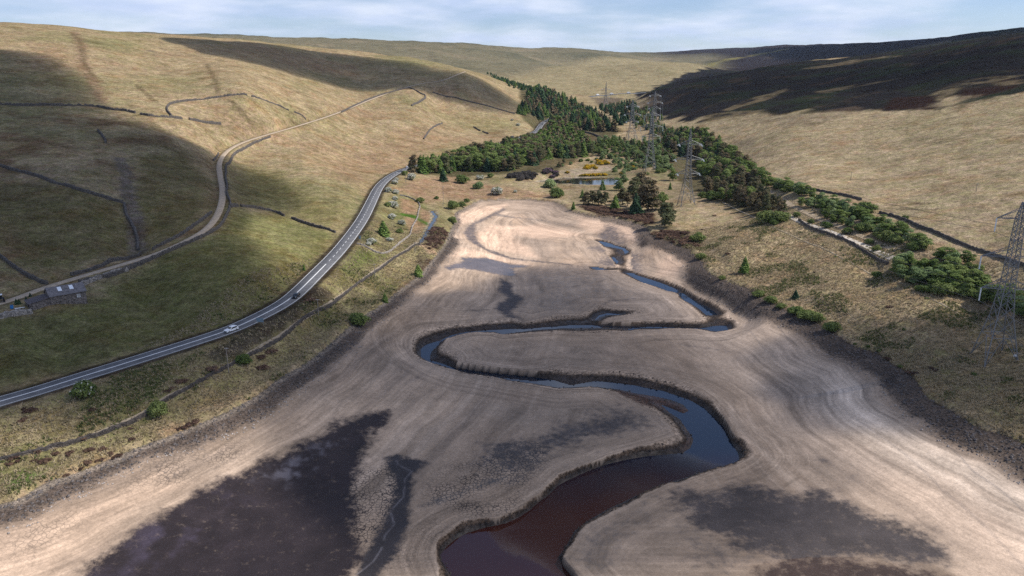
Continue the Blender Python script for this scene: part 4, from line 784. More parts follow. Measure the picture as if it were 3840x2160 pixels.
o = ribbon('path', path_px([F(300,78), F(480,160), F(660,260), F(820,322), F(1000,402), F(1200,505), F(1420,610), F(1700,722), F(1850,795), F(2050,900), F(2300,1020), F(2576,1165)]), (.4, -.4), .14, mat('worn_footpath', (.27, .22, .15), .95, .2, .6), drape=True); tag(o, kind='structure')
o = ribbon('path', path_px([E(580,380), E(440,464), E(250,594), E(120,694), D(2570,785), D(2390,904), D(2190,1042), D(1990,1155), D(1790,1274), D(1640,1354), G(1490,-6), G(1230,120), G(1090,222), G(950,290), G(750,372), G(590,422), G(390,482), G(190,532), G(-100,598)]), (.55, -.55), .2, mat('trodden_bank_path', (.27, .22, .16), .95, .25, .6), drape=True, skirt=False); tag(o, kind='structure')
o = ribbon('road', path_px([T2(850,252), T2(965,238), T2(1190,224), T2(1425,208), T2(1700,192)], 8), (4.5, -4.5), .6, M_ASPH, drape=True); tag(o, kind='structure')

# ------------------------------------------------------------------ dry stone walls
def stone_mat(name, c):
    m, t, b = new_mat(name); co = t.nodes.new('ShaderNodeTexCoord'); vo = t.nodes.new('ShaderNodeTexVoronoi'); vo.inputs['Scale'].default_value = 2.6; t.links.new(co.outputs['Object'], vo.inputs['Vector'])
    hs = t.nodes.new('ShaderNodeSeparateColor'); t.links.new(vo.outputs['Color'], hs.inputs[0]); r = t.nodes.new('ShaderNodeMapRange'); r.inputs[3].default_value = .45; r.inputs[4].default_value = 1.6; t.links.new(hs.outputs[0], r.inputs[0])
    s_ = t.nodes.new('ShaderNodeVectorMath'); s_.operation = 'SCALE'; s_.inputs[0].default_value = c; t.links.new(r.outputs[0], s_.inputs['Scale']); t.links.new(s_.outputs[0], b.inputs['Base Color']); b.inputs['Roughness'].default_value = .95
    bp = t.nodes.new('ShaderNodeBump'); bp.inputs['Strength'].default_value = .9; bp.inputs['Distance'].default_value = .15; t.links.new(vo.outputs['Distance'], bp.inputs['Height']); t.links.new(bp.outputs[0], b.inputs['Normal']); return m
M_STONE = stone_mat('gritstone', (.088, .075, .064)); M_STONE3 = stone_mat('dark_gritstone', (.05, .042, .037)); M_STONE2 = stone_mat('pale_gritstone', (.24, .21, .18))
def wall(pieces, label, h=1.3, w=.75, m=None, ruin=.25, step=1.1):
    V = []; Fq = []; rs = np.random.default_rng(abs(hash(label)) % 9999 if False else len(label) * 7 + len(pieces))
    for px in pieces:
        pts = [at(p) for p in px]; P = resample(smooth_poly([tuple(p) for p in pts], 1, False), step if pts[0].y < 600 else step * 2.2); Nn, _ = normals2(P); n = len(P)
        if n < 2: continue
        lat = rs.normal(0, .10, n) + .35 * np.sin(np.arange(n) * .13 + rs.random() * 6); hh = h * np.clip(1 + rs.normal(0, .10, n) - ruin * (np.convolve(rs.random(n + 8), np.ones(9) / 9, 'valid')[:n] > .55) * rs.random(n), .25, 1.3)
        base = len(V); sec = [(-.62, -.5), (-.55, .15), (-.42, .82), (-.2, 1.0), (.2, 1.0), (.42, .82), (.55, .15), (.62, -.5)]
        for i in range(n):
            c = P[i, :2] + Nn[i] * lat[i]
            for a_, b_ in sec:
                x, y = c + Nn[i] * (a_ * w * (1 + rs.normal(0, .06))); zz = zat(x, y); V.append((x, y, zz + (b_ * hh[i] if b_ > 0 else -.6) + rs.normal(0, .03)))
        k = len(sec)
        for i in range(n - 1):
            for j in range(k - 1): a0 = base + i * k + j; Fq.append((a0, a0 + 1, a0 + k + 1, a0 + k))
        for i in (0, n - 1): Fq += [(base + i * k, base + i * k + 1, base + i * k + 6, base + i * k + 7), (base + i * k + 1, base + i * k + 2, base + i * k + 5, base + i * k + 6), (base + i * k + 2, base + i * k + 3, base + i * k + 4, base + i * k + 5)]
    V = np.array(V); o0 = V[0].copy(); me = np_mesh('dry_stone_wall', V - o0, np.array(Fq), False)
    o = link('dry_stone_wall', me, m or M_STONE, None, tuple(o0)); tag(o, label, 'wall', 'dry stone walls on the moor and banks'); return o
wall([[A(0,790), A(150,800), A(300,795), A(480,800), A(650,800), A(760,810), A(840,830), A(930,835), A(1020,855)], [A(1060,865), A(1150,880), A(1300,890), A(1380,900)], [A(1430,905), A(1500,920), A(1600,935), A(1670,940)]], 'long broken dark stone wall crossing the upper left hillside', 1.9, 1.3, ruin=.6)
wall([[A(1300,882), A(1255,830), A(1260,800), A(1320,775), A(1450,755), A(1650,735), A(1770,720), A(1865,720)]], 'ruined stone wall curving round the top of the hillside enclosure', 1.7, 1.2, ruin=.5)
wall([[A(1900,730), A(1980,750), A(2060,780), A(2130,810), A(2180,835)], [A(2220,848), A(2290,885), A(2310,905)]], 'ruined wall slanting down to the track from the hillside enclosure', 1.5, 1.1, ruin=.6)
wall([[A(745,990), A(780,1040), A(800,1080)]], 'short isolated piece of dark wall on the shaded left slope', 1.6, 1.2)
wall([[A(-60,1235), A(0,1250), A(100,1285), A(250,1325), A(400,1380), A(500,1400), A(600,1440), D(700,20), D(800,50), D(930,85)]], 'tumbledown wall slanting across the shaded slope above the barn', 1.5, 1.2, ruin=.5)
wall([[D(945,95), D(960,180), D(1000,250), D(1035,360), D(1050,440)]], 'wall running down beside the stony gully towards the track', 1.4, 1.2, ruin=.6)
wall([[D(600,692), D(750,655), D(850,640), D(1000,562), D(1150,505), D(1300,440), D(1480,368), D(1620,295), D(1705,205), D(1742,120), D(1728,50), D(1714,0), A(1708,1380), A(1702,1260), A(1745,1190), A(1810,1130), A(1900,1085), A(2040,1032)]], 'long dark wall on the outer side of the winding farm track', 1.5, .9)
wall([[D(535,632), D(700,588), D(900,518), D(1070,462)], [D(1150,440), D(1250,388), D(1430,288), D(1500,238), D(1590,160)], [A(1610,1215), A(1650,1160)]], 'wall on the inner uphill side of the winding farm track', 1.4, .9, ruin=.3)
wall([[D(1745,118), D(1800,110)], [D(1820,112), D(1950,125), D(2080,150), D(2150,185)], [D(2200,200), D(2300,235), D(2400,270), D(2530,310)]], 'field wall with a gap between the farm track and the main road', 1.5, 1.0)
wall([[D(-40,455), D(0,480), D(60,540), D(140,600), D(220,650), D(300,685), D(360,697)]], 'wall coming down the slope to the back of the barn', 1.6, .9)
wall([[BN(-60,1275), BN(0,1262), BN(200,1195), BN(450,1155), BN(640,1135)]], 'broad low wall along the lower edge of the barn yard', 1.5, 1.6, M_STONE2)
wall([[BN(1640,600), BN(1900,500), BN(2200,400), BN(2576,290)]], 'wall joining the barn gable and running below the farm track', 1.5, 1.0, M_STONE2)
wall([[E(590,390), E(450,472), E(260,602), E(130,702), E(5,782), D(2400,912), D(2200,1052), D(2000,1165), D(1800,1285), D(1650,1365), D(1500,1444), G(1380,60), G(1240,132), G(1100,232), G(960,300), G(760,382), G(600,432), G(400,492), G(200,542), G(0,582), G(-150,615)]], 'low dark wall running the length of the bank below the main road', 1.0, .6, M_STONE3)
wall([[E(120,395), E(220,435), E(325,470), E(400,430), P1(40,745), P1(150,650), P1(170,590), P1(210,500), P1(250,400), P1(290,300), P1(305,210), P1(270,160), P1(200,110), P1(100,70), P1(0,50)]], 'pale kerbed wall enclosing the green plot beside the spillway', .9, .6, M_STONE2, ruin=.05)
wall([[F(870,216), F(920,252), F(1100,324), F(1330,425), F(1450,493), F(1550,548)]], 'retaining wall under the pale path on the right bank', 1.4, .8, ruin=.1)
wall([[Q(1730,1190), Q(1870,1215), Q(2100,1250), Q(2350,1290), F(1200,22), F(1310,50), F(1350,62)], [F(1480,160), F(1600,190), F(1700,220), F(1850,290), F(2000,360), F(2200,430), F(2400,490), F(2576,572), F(2750,640)]], 'long boundary wall above the bushes on the right slope', 1.4, .8, ruin=.2)
wall([[B_(520,668), B_(600,710), B_(650,735), B_(590,770), B_(530,800)]], 'crooked dark wall dropping from the far bend of the farm track', 2.0, 1.6, ruin=.4)
wall([[B_(690,700), B_(820,730), B_(1000,780), B_(1200,830), B_(1310,862)]], 'straight far wall leading to the edge of the conifer plantation', 1.6, 1.2, ruin=.4)
wall([[B_(620,1050), B_(680,970), B_(760,930)]], 'short curved wall on the bracken slope above the main road', 1.6, 1.2, ruin=.5)
wall([[B_(1000,960), B_(1050,990)], [B_(1065,995), B_(1110,1012)]], 'short broken wall above the roadside wood', 1.5, 1.2, ruin=.5)
wall([[A(2576,850), B_(150,772), B_(250,732), B_(400,692), B_(515,664)]], 'dark wall beside the far straight of the farm track', 1.7, 1.3, ruin=.2)
wall([[T2(740,780), T2(900,820), T2(1030,872)]], 'dark wall across the brown bank beyond the roadside wood', 1.8, 1.4)

# ------------------------------------------------------------------ stone barn and yard
M_ROOF = mat('weathered_roof_slabs', (.165, .15, .15), .7, .45, 1.3, bump=.3); M_ROOF2 = mat('dark_lean_to_roof', (.085, .068, .07), .7, .45, 1.6, bump=.3); M_BARN = stone_mat('barn_gritstone', (.15, .125, .11)); M_SKYL = mat('skylight_panel', (.80, .82, .84), .4, .03); M_DARK = mat('opening_shade_and_dark_trim', (.010, .010, .011), .9, .1); M_WHITE = mat('white_paint', (.80, .80, .80), .5, .04)
bc = at(BN(1035, 990)); ax = math.atan2(.70, .71)
barn = empty('stone_barn', (bc.x, bc.y, 0), ax); BL, BW = 11.0, 7.0
g0 = bc.z - .2
lo = min(zat(bc.x, bc.y), zat(bc.x + 7.8, bc.y + 7.7)) - 2.0
eh, rh = g0 + 3.3, g0 + 5.5
b = MB(); Y0, Y1 = 0.0, BW
V = [(0, 0, lo), (BL, 0, lo), (BL, BW, lo), (0, BW, lo), (0, 0, eh), (BL, 0, eh), (BL, BW, eh), (0, BW, eh), (0, BW / 2, rh), (BL, BW / 2, rh)]
b.add(V, [(0, 1, 5, 4), (2, 3, 7, 6), (0, 4, 8, 7, 3), (1, 2, 6, 9, 5), (0, 3, 2, 1)]); b.build('wall', M_BARN, barn)
def slab(name, p, q, r_, s_, th, m, parent):
    p, q, r_, s_ = map(Vector, (p, q, r_, s_)); n = (q - p).cross(s_ - p).normalized()
    if n.z < 0: n = -n
    return MB().add([p, q, r_, s_, p + n * th, q + n * th, r_ + n * th, s_ + n * th], [(3, 2, 1, 0), (4, 5, 6, 7), (0, 1, 5, 4), (1, 2, 6, 5), (2, 3, 7, 6), (3, 0, 4, 7)]).build(name, m, parent)
sl_ = (rh - eh) / (BW / 2); ov = .45
rf = slab('roof', (-.3, -ov, eh - ov * sl_ + .02), (BL + .3, -ov, eh - ov * sl_ + .02), (BL + .3, BW / 2, rh + .02), (-.3, BW / 2, rh + .02), .16, M_ROOF, barn)
slab('roof', (-.3, BW / 2, rh + .02), (BL + .3, BW / 2, rh + .02), (BL + .3, BW + ov, eh - ov * sl_ + .02), (-.3, BW + ov, eh - ov * sl_ + .02), .16, M_ROOF, barn)
for x in (3.0, 6.6):
    f0, f1 = .30, .82; y0, y1 = BW / 2 * (1 - f1), BW / 2 * (1 - f0)
    slab('skylight', (x, BW / 2 * .36, eh + sl_ * BW / 2 * .36 + .2), (x + 1.2, BW / 2 * .36, eh + sl_ * BW / 2 * .36 + .2), (x + 1.2, BW / 2 * .84, eh + sl_ * BW / 2 * .84 + .2), (x, BW / 2 * .84, eh + sl_ * BW / 2 * .84 + .2), .06, M_SKYL, rf)
k = MB()
for j in range(3): k.box((8.2 + j * .4, -.06, g0 + 1.9), (.14, .1, 1.1))
k.box((8.6, -.07, g0 + 1.35), (1.15, .1, .14)); k.build('wall_bracket', M_WHITE, barn)
LT = 6.2; th, tl = g0 + 2.9, g0 + 1.75
b = MB(); V = [(-LT, .2, lo - 1), (-.02, .2, lo - 1), (-.02, BW - .6, lo - 1), (-LT, BW - .6, lo - 1), (-LT, .2, tl), (-.02, .2, th), (-.02, BW - .6, th), (-LT, BW - .6, tl)]
b.add(V, [(0, 1, 5, 4), (2, 3, 7, 6), (0, 4, 7, 3), (1, 2, 6, 5)]); b.build('lean_to_wall', M_BARN, barn)
slab('lean_to_roof', (-LT - .3, -.1, tl), (-.03, -.1, th + .02), (-.03, BW - .3, th + .02), (-LT - .3, BW - .3, tl), .14, M_ROOF2, barn)
MB().box((-LT - .02, 2.2, tl - .75), (.1, 1.3, 1.1)).build('opening_shade_panel', M_DARK, barn)  # solid near-black panel, the darkness inside painted onto the wall
tag(barn, 'stone barn with gabled slab roof, two white skylights and a lean-to', 'barn')
for (x, y) in [(11, -6.5)]: pass
M_BLUE = mat('blue_plastic', (.03, .20, .48), .5, .1)
p = at(BN(243, 1062)); bar_ = empty('water_barrel', tuple(p)); b = MB(); prof = [(.42, 0), (.5, .15), (.5, .5), (.52, .55), (.5, .6), (.5, 1.1), (.46, 1.25)]
for (r0, h0), (r1, h1) in zip(prof[:-1], prof[1:]): b.bar((0, 0, h0), (0, 0, h1), r0, 16, r1)
b.build('body', M_BLUE, bar_, True); MB().cyl((0, 0, 1.27), (0, 0, 1), .47, .08, 16).build('lid', mat('dark_blue_lid', (.015, .06, .16), .5), bar_); tag(bar_, 'blue plastic barrel in the yard beside the barn', 'barrel')
p0, p1_ = at(BN(300, 1082)), at(BN(500, 1050)); k = MB(); k.bar((0, 0, .35), tuple(p1_ - p0 + Vector((0, 0, .35))), .16, 8)
for f in (.1, .5, .9): k.bar(tuple((p1_ - p0) * f + Vector((0, 0, -.3))), tuple((p1_ - p0) * f + Vector((0, 0, .3))), .08, 6)
o = k.build('feed_rail', M_WHITE, None, False, tuple(p0)); tag(o, 'white rail lying on low posts between blue barrel and barn', 'rail')
# tractor at the left edge of the yard
p = at(BN(20, 930)); tr_ = empty('tractor', tuple(p), 2.2); M_TYRE = mat('tyre_rubber', (.018, .018, .019), .85, .1); M_TB = mat('tractor_blue', (.03, .09, .25), .4, .1); M_ORANGE = mat('orange_paint', (.55, .17, .02), .5, .1); M_GLASS = mat('tinted_glass', (.02, .025, .03), .08, .05, spec=.6)
MB().box((1.1, 0, 1.35), (1.9, .9, .8)).box((1.1, 0, 1.8), (1.7, .7, .12)).build('bonnet', M_TB, tr_); MB().box((-.4, 0, 2.05), (1.3, 1.3, 1.3)).build('cab', M_GLASS, tr_); MB().box((-.4, 0, 2.78), (1.55, 1.5, .16)).build('cab_roof', M_WHITE, tr_)
MB().box((-.5, .75, 1.45), (1.4, .3, .2)).box((-.5, -.75, 1.45), (1.4, .3, .2)).build('mudguard', M_TB, tr_)
for s in (-1, 1):
    w_ = MB().cyl((-.7, s * .95, .85), (0, 1, 0), .85, .5, 18).build('wheel', M_TYRE, tr_); MB().cyl((-.7, s * 1.21, .85), (0, 1, 0), .42, .06, 14).build('rim', M_ORANGE, w_)
    w_ = MB().cyl((1.6, s * .85, .5), (0, 1, 0), .5, .36, 16).build('wheel', M_TYRE, tr_); MB().cyl((1.6, s * 1.04, .5), (0, 1, 0), .25, .05, 12).build('rim', M_ORANGE, w_)
tag(tr_, 'blue tractor with white cab roof parked in the barn yard', 'tractor')

# ------------------------------------------------------------------ vehicles
def paint_mat(name, c): return mat(name, c, .28, .03, 2.0, spec=.5)
M_CARW, M_CARK, M_CARY, M_CARG = paint_mat('white_car_paint', (.80, .81, .82)), paint_mat('black_car_paint', (.012, .013, .016)), paint_mat('cream_lorry_paint', (.70, .55, .22)), paint_mat('dark_grey_car_paint', (.05, .055, .06)); M_RIM = mat('alloy_rim', (.35, .35, .36), .35, .1, metal=.6); M_LAMP = mat('lamp_glass', (.6, .6, .58), .15, .05); M_RED = mat('rear_lamp', (.35, .01, .01), .25, .05)
def car(px, body, label, rev=False, L_=4.6, Hh=1.65, lane=1.8, cat='car', road_pts=None, group=None):
    p = at(px); RPp = RP if road_pts is None else road_pts; i = int(np.argmin(np.hypot(RPp[:, 0] - p.x, RPp[:, 1] - p.y))); i = min(max(i, 1), len(RPp) - 2); T = RPp[i + 1, :2] - RPp[i - 1, :2]; ang = math.atan2(T[1], T[0]) + (math.pi if rev else 0)
    nrm = np.array([math.sin(ang), -math.cos(ang)]); q = RPp[i, :2] - nrm * lane
    o = empty('car', (q[0], q[1], RPp[i, 2] + .11), ang); Wd = 1.85
    prof = [(-L_/2, .35), (-L_/2 - .02, .75), (-L_/2 + .12, 1.02), (-L_/2 + .45, Hh - .12), (-L_/2 + .9, Hh), (.15, Hh - .02), (.95, 1.06), (L_/2 - .35, .92), (L_/2 - .03, .72), (L_/2, .38)]
    b = MB(); V = []
    n = len(prof)
    for s in (-1, -.92, .92, 1):
        for x, zz in prof:
            tum = 1 - .16 * max(0, (zz - .95) / .7); V.append((x, s * Wd / 2 * tum, zz if abs(s) < 1 else .35 + (zz - .35) * .96))
    Fa = []
    for r in range(3):
        for i2 in range(n): Fa.append((r * n + i2, r * n + (i2 + 1) % n, (r + 1) * n + (i2 + 1) % n, (r + 1) * n + i2))
    Fa += [tuple(range(n - 1, -1, -1)), tuple(range(3 * n, 4 * n))]; b.add(V, Fa); bd = b.build('body', body, o)
    # glass a little proud of the cabin
    tw = lambda zz: Wd / 2 * (1 - .16 * max(0, (zz - .95) / .7)) + .012
    for s in (-1, 1):
        g = [(-L_/2 + .52, 1.06), (-L_/2 + .72, Hh - .16), (.05, Hh - .15), (.72, 1.08)]; V = [(x, s * tw(zz), zz) for x, zz in g] + [(x, s * (tw(zz) - .05), zz) for x, zz in g]
        MB().add(V, [(0, 1, 2, 3), (7, 6, 5, 4), (0, 4, 5, 1), (1, 5, 6, 2), (2, 6, 7, 3), (3, 7, 4, 0)]).build('side_window', M_GLASS, o)
    def pane(name, xa, za, xb, zb_, off):
        V = [(xa, -.74, za), (xa, .74, za), (xb, .66, zb_), (xb, -.66, zb_)]; V += [(x + off[0], y, zz + off[1]) for x, y, zz in V]; MB().add(V, [(0, 1, 2, 3), (7, 6, 5, 4), (0, 4, 5, 1), (1, 5, 6, 2), (2, 6, 7, 3), (3, 7, 4, 0)]).build(name, M_GLASS, o)
    pane('windscreen', .90, 1.10, .24, Hh - .07, (.02, .02)); pane('rear_window', -L_/2 + .16, 1.08, -L_/2 + .44, Hh - .17, (-.03, .02))
    for x in (-L_ * .30, L_ * .31):
        for s in (-1, 1):
            w_ = MB().cyl((x, s * .84, .34), (0, 1, 0), .35, .24, 16).build('wheel', M_TYRE, o); MB().cyl((x, s * .965, .34), (0, 1, 0), .22, .03, 12).build('rim', M_RIM, w_)
    for s in (-1, 1): MB().box((L_/2 - .08, s * .66, .74), (.16, .34, .16)).build('headlight', M_LAMP, o); MB().box((-L_/2 + .03, s * .72, .88), (.12, .24, .2)).build('rear_light', M_RED, o)
    MB().box((L_/2 - .01, 0, .56), (.05, 1.0, .22)).build('grille', M_DARK, o); [MB().box((.62, s * .98, 1.1), (.14, .16, .12)).build('mirror', body, o) for s in (-1, 1)]
    tag(o, label, cat, group); return o
car(D(1735,1048), M_CARW, 'white car with black wheels driving on the near stretch of road', True, 4.75, 1.68)
car(D(2216,795), M_CARK, 'black car driving on the curve below the green field', True, 4.4, 1.5)
car(P5(1190,372), M_CARW, 'white car on the road where it enters the wood', False, 4.6, 1.6, lane=1.8)
car(T1(2145,228), M_CARK, 'black car on the distant open stretch of road, nearer the lorry', True, 4.5, 1.5)
car(T1(2117,272), M_CARG, 'dark grey car on the distant open stretch of road, lowest there', True, 4.5, 1.5)
def lorry(p, ang, c, label, Lb=7.0, Hb=3.4, group=None):
    o = empty('lorry', tuple(p), ang); MB().box((-1.0, 0, Hb / 2 + .75), (Lb, 2.4, Hb - .6)).build('cargo_box', c, o); cabx = Lb / 2 - .1
    V = [(cabx - .4, -1.15, .6), (cabx + 1.3, -1.15, .6), (cabx + 1.3, -1.15, 1.5), (cabx + 1.0, -1.1, 2.7), (cabx - .4, -1.1, 2.75)]; V += [(x, -y, zz) for x, y, zz in V]
    MB().add(V, [(0, 1, 2, 3, 4), (9, 8, 7, 6, 5), (0, 5, 6, 1), (1, 6, 7, 2), (2, 7, 8, 3), (3, 8, 9, 4), (4, 9, 5, 0)]).build('cab', M_CARW, o)
    MB().add([(cabx + 1.31, -1, 1.55), (cabx + 1.31, 1, 1.55), (cabx + 1.04, 1, 2.55), (cabx + 1.04, -1, 2.55)], [(0, 1, 2, 3)]).build('windscreen', M_GLASS, o); MB().box((-.6, 0, .7), (Lb + 1, 1.0, .25)).build('chassis', M_DARK, o)
    for x in (-Lb * .38, cabx + .4):
        for s in (-1, 1): w_ = MB().cyl((x, s * 1.05, .48), (0, 1, 0), .48, .3, 14).build('wheel', M_TYRE, o); MB().cyl((x, s * 1.21, .48), (0, 1, 0), .25, .03, 10).build('rim', M_RIM, w_)
    tag(o, label, 'lorry', group); return o
def on_road(px, lane, rev):
    p = at(px); i = int(np.argmin(np.hypot(RP[:, 0] - p.x, RP[:, 1] - p.y))); i = min(max(i, 1), len(RP) - 2); T = RP[i + 1, :2] - RP[i - 1, :2]; ang = math.atan2(T[1], T[0]) + (math.pi if rev else 0); n = np.array([math.sin(ang), -math.cos(ang)]); q = RP[i, :2] - n * lane; return Vector((q[0], q[1], RP[i, 2] + .11)), ang
p, a_ = on_road(T1(2172,205), 1.8, True); lorry(p, a_, M_CARY, 'cream yellow lorry on the distant open stretch of road', 5.0, 3.0)
p, a_ = on_road(T1(2283,152), 1.8, True); lorry(p, a_, M_CARW, 'white lorry coming out of the trees behind the cream lorry', 7.0, 3.4)
p, a_ = on_road(T1(1640,498), 1.8, False); lorry(p, a_, M_CARG, 'dark lorry glimpsed between the tree tops of the roadside wood', 6.5, 3.9)
FR = path_px([T2(850,252), T2(965,238), T2(1190,224), T2(1425,208), T2(1700,192)], 8)
for (px, lb) in ((T2(965,236), 'white van on the far valley road, leftmost of three'), (T2(1190,223), 'white van on the far valley road, middle of three'), (T2(1425,207), 'white van on the far valley road, rightmost of three')):
    p = at(px); i = int(np.argmin(np.hypot(FR[:, 0] - p.x, FR[:, 1] - p.y))); i = min(max(i, 1), len(FR) - 2); T = FR[i + 1] - FR[i - 1]; o = lorry(Vector((FR[i, 0], FR[i, 1], zat(FR[i, 0], FR[i, 1]) + .7)), math.atan2(T[1], T[0]), M_CARW, lb, 7.5, 4.0, 'white vans on the far road'); o['category'] = 'van'; o.name = 'van'

# ------------------------------------------------------------------ signs, poles
M_STEEL = mat('galvanised_steel', (.30, .31, .32), .5, .15, 1.0, metal=.5); M_SIGNB = mat('sign_back_grey_blue', (.20, .27, .31), .5, .1); M_WOOD = mat('weathered_pole_wood', (.24, .21, .18), .9, .3, 2.0)
def sign(base, w, h, z0, ang, label):
    p = at(base); o = empty('road_sign', tuple(p), ang); MB().box((0, 0, z0 + h / 2), (w, .06, h)).build('panel', M_SIGNB, o)
    for s in (-.42, .42): MB().bar((s * w, .08, -.5), (s * w, .08, z0 + h + .1), .06, 8).build('post', M_STEEL, o)
    k = MB(); k.box((0, .05, z0 + h * .25), (w * .95, .05, .07)).box((0, .05, z0 + h * .75), (w * .95, .05, .07)); k.build('rail', M_STEEL, o); tag(o, label, 'road sign'); return o
sign(D(1965,1000), 2.7, 1.5, .9, -.25, 'blue grey road sign on two posts beside the near road'); sign(E(140,368), 1.3, 1.7, 1.0, -.5, 'small blue grey road sign beside the road near the walled plot')
def pole(base, top, label):
    p = at(base); _, t = ray(*top); h = max(CAMH + t * p.y - p.z, 3.0); o = empty('telegraph_pole', tuple(p)); MB().bar((0, 0, -.5), (0, 0, h), .16, 10, .11).build('shaft', M_WOOD, o); MB().box((0, 0, h - .35), (1.3, .1, .12)).build('crossarm', M_WOOD, o)
    k = MB()
    for s in (-.55, -.2, .2, .55): k.cyl((s, 0, h - .2), (0, 0, 1), .05, .18, 8)
    k.build('insulators', M_WHITE, o); tag(o, label, 'pole', 'telegraph poles along the left bank'); return p + Vector((0, 0, h - .2))
tops = [pole(D(1727,1365), D(1720,1175), 'tall wooden pole on the bank below the white car'), pole(D(2404,932), D(2402,808), 'wooden pole on the bank below the black car'), pole(E(253,642), E(252,545), 'thin pole on the grassy bank above the straight wall'),
        pole(E(556,455), E(554,380), 'wooden pole where the spillway meets the bank wall'), pole(E(769,128), E(769,82), 'thin pole beside the green bushes at the lake head'), pole(P5(1190,685), P5(1190,490), 'pole among the white hawthorns at the wood corner'), pole(P5(1945,1060), P5(1945,745), 'tall thin pole standing in the brown bracken field'),
        pole(T3(476,625), T3(474,512), 'pole standing in front of the pond between small trees')]
pole(C_(2213,1449), C_(2213,1385), 'lone post on the grassy right slope'); pole(C_(1268,1360), C_(1268,1300), 'small lone post on the right slope beside brown peat')
def cable(a, b, sag, r, label, group, m):
    a, b = Vector(a), Vector(b); k = MB(); n = 14; pts = [a.lerp(b, i / n) - Vector((0, 0, sag * 4 * (i / n) * (1 - i / n))) - a for i in range(n + 1)]
    for i in range(n): k.bar(pts[i], pts[i + 1], r, 3)
    o = k.build('power_cable', m, None, False, tuple(a)); tag(o, label, 'cable', group)
M_CABLE = mat('cable_metal', (.16, .16, .17), .5, .1, metal=.4)

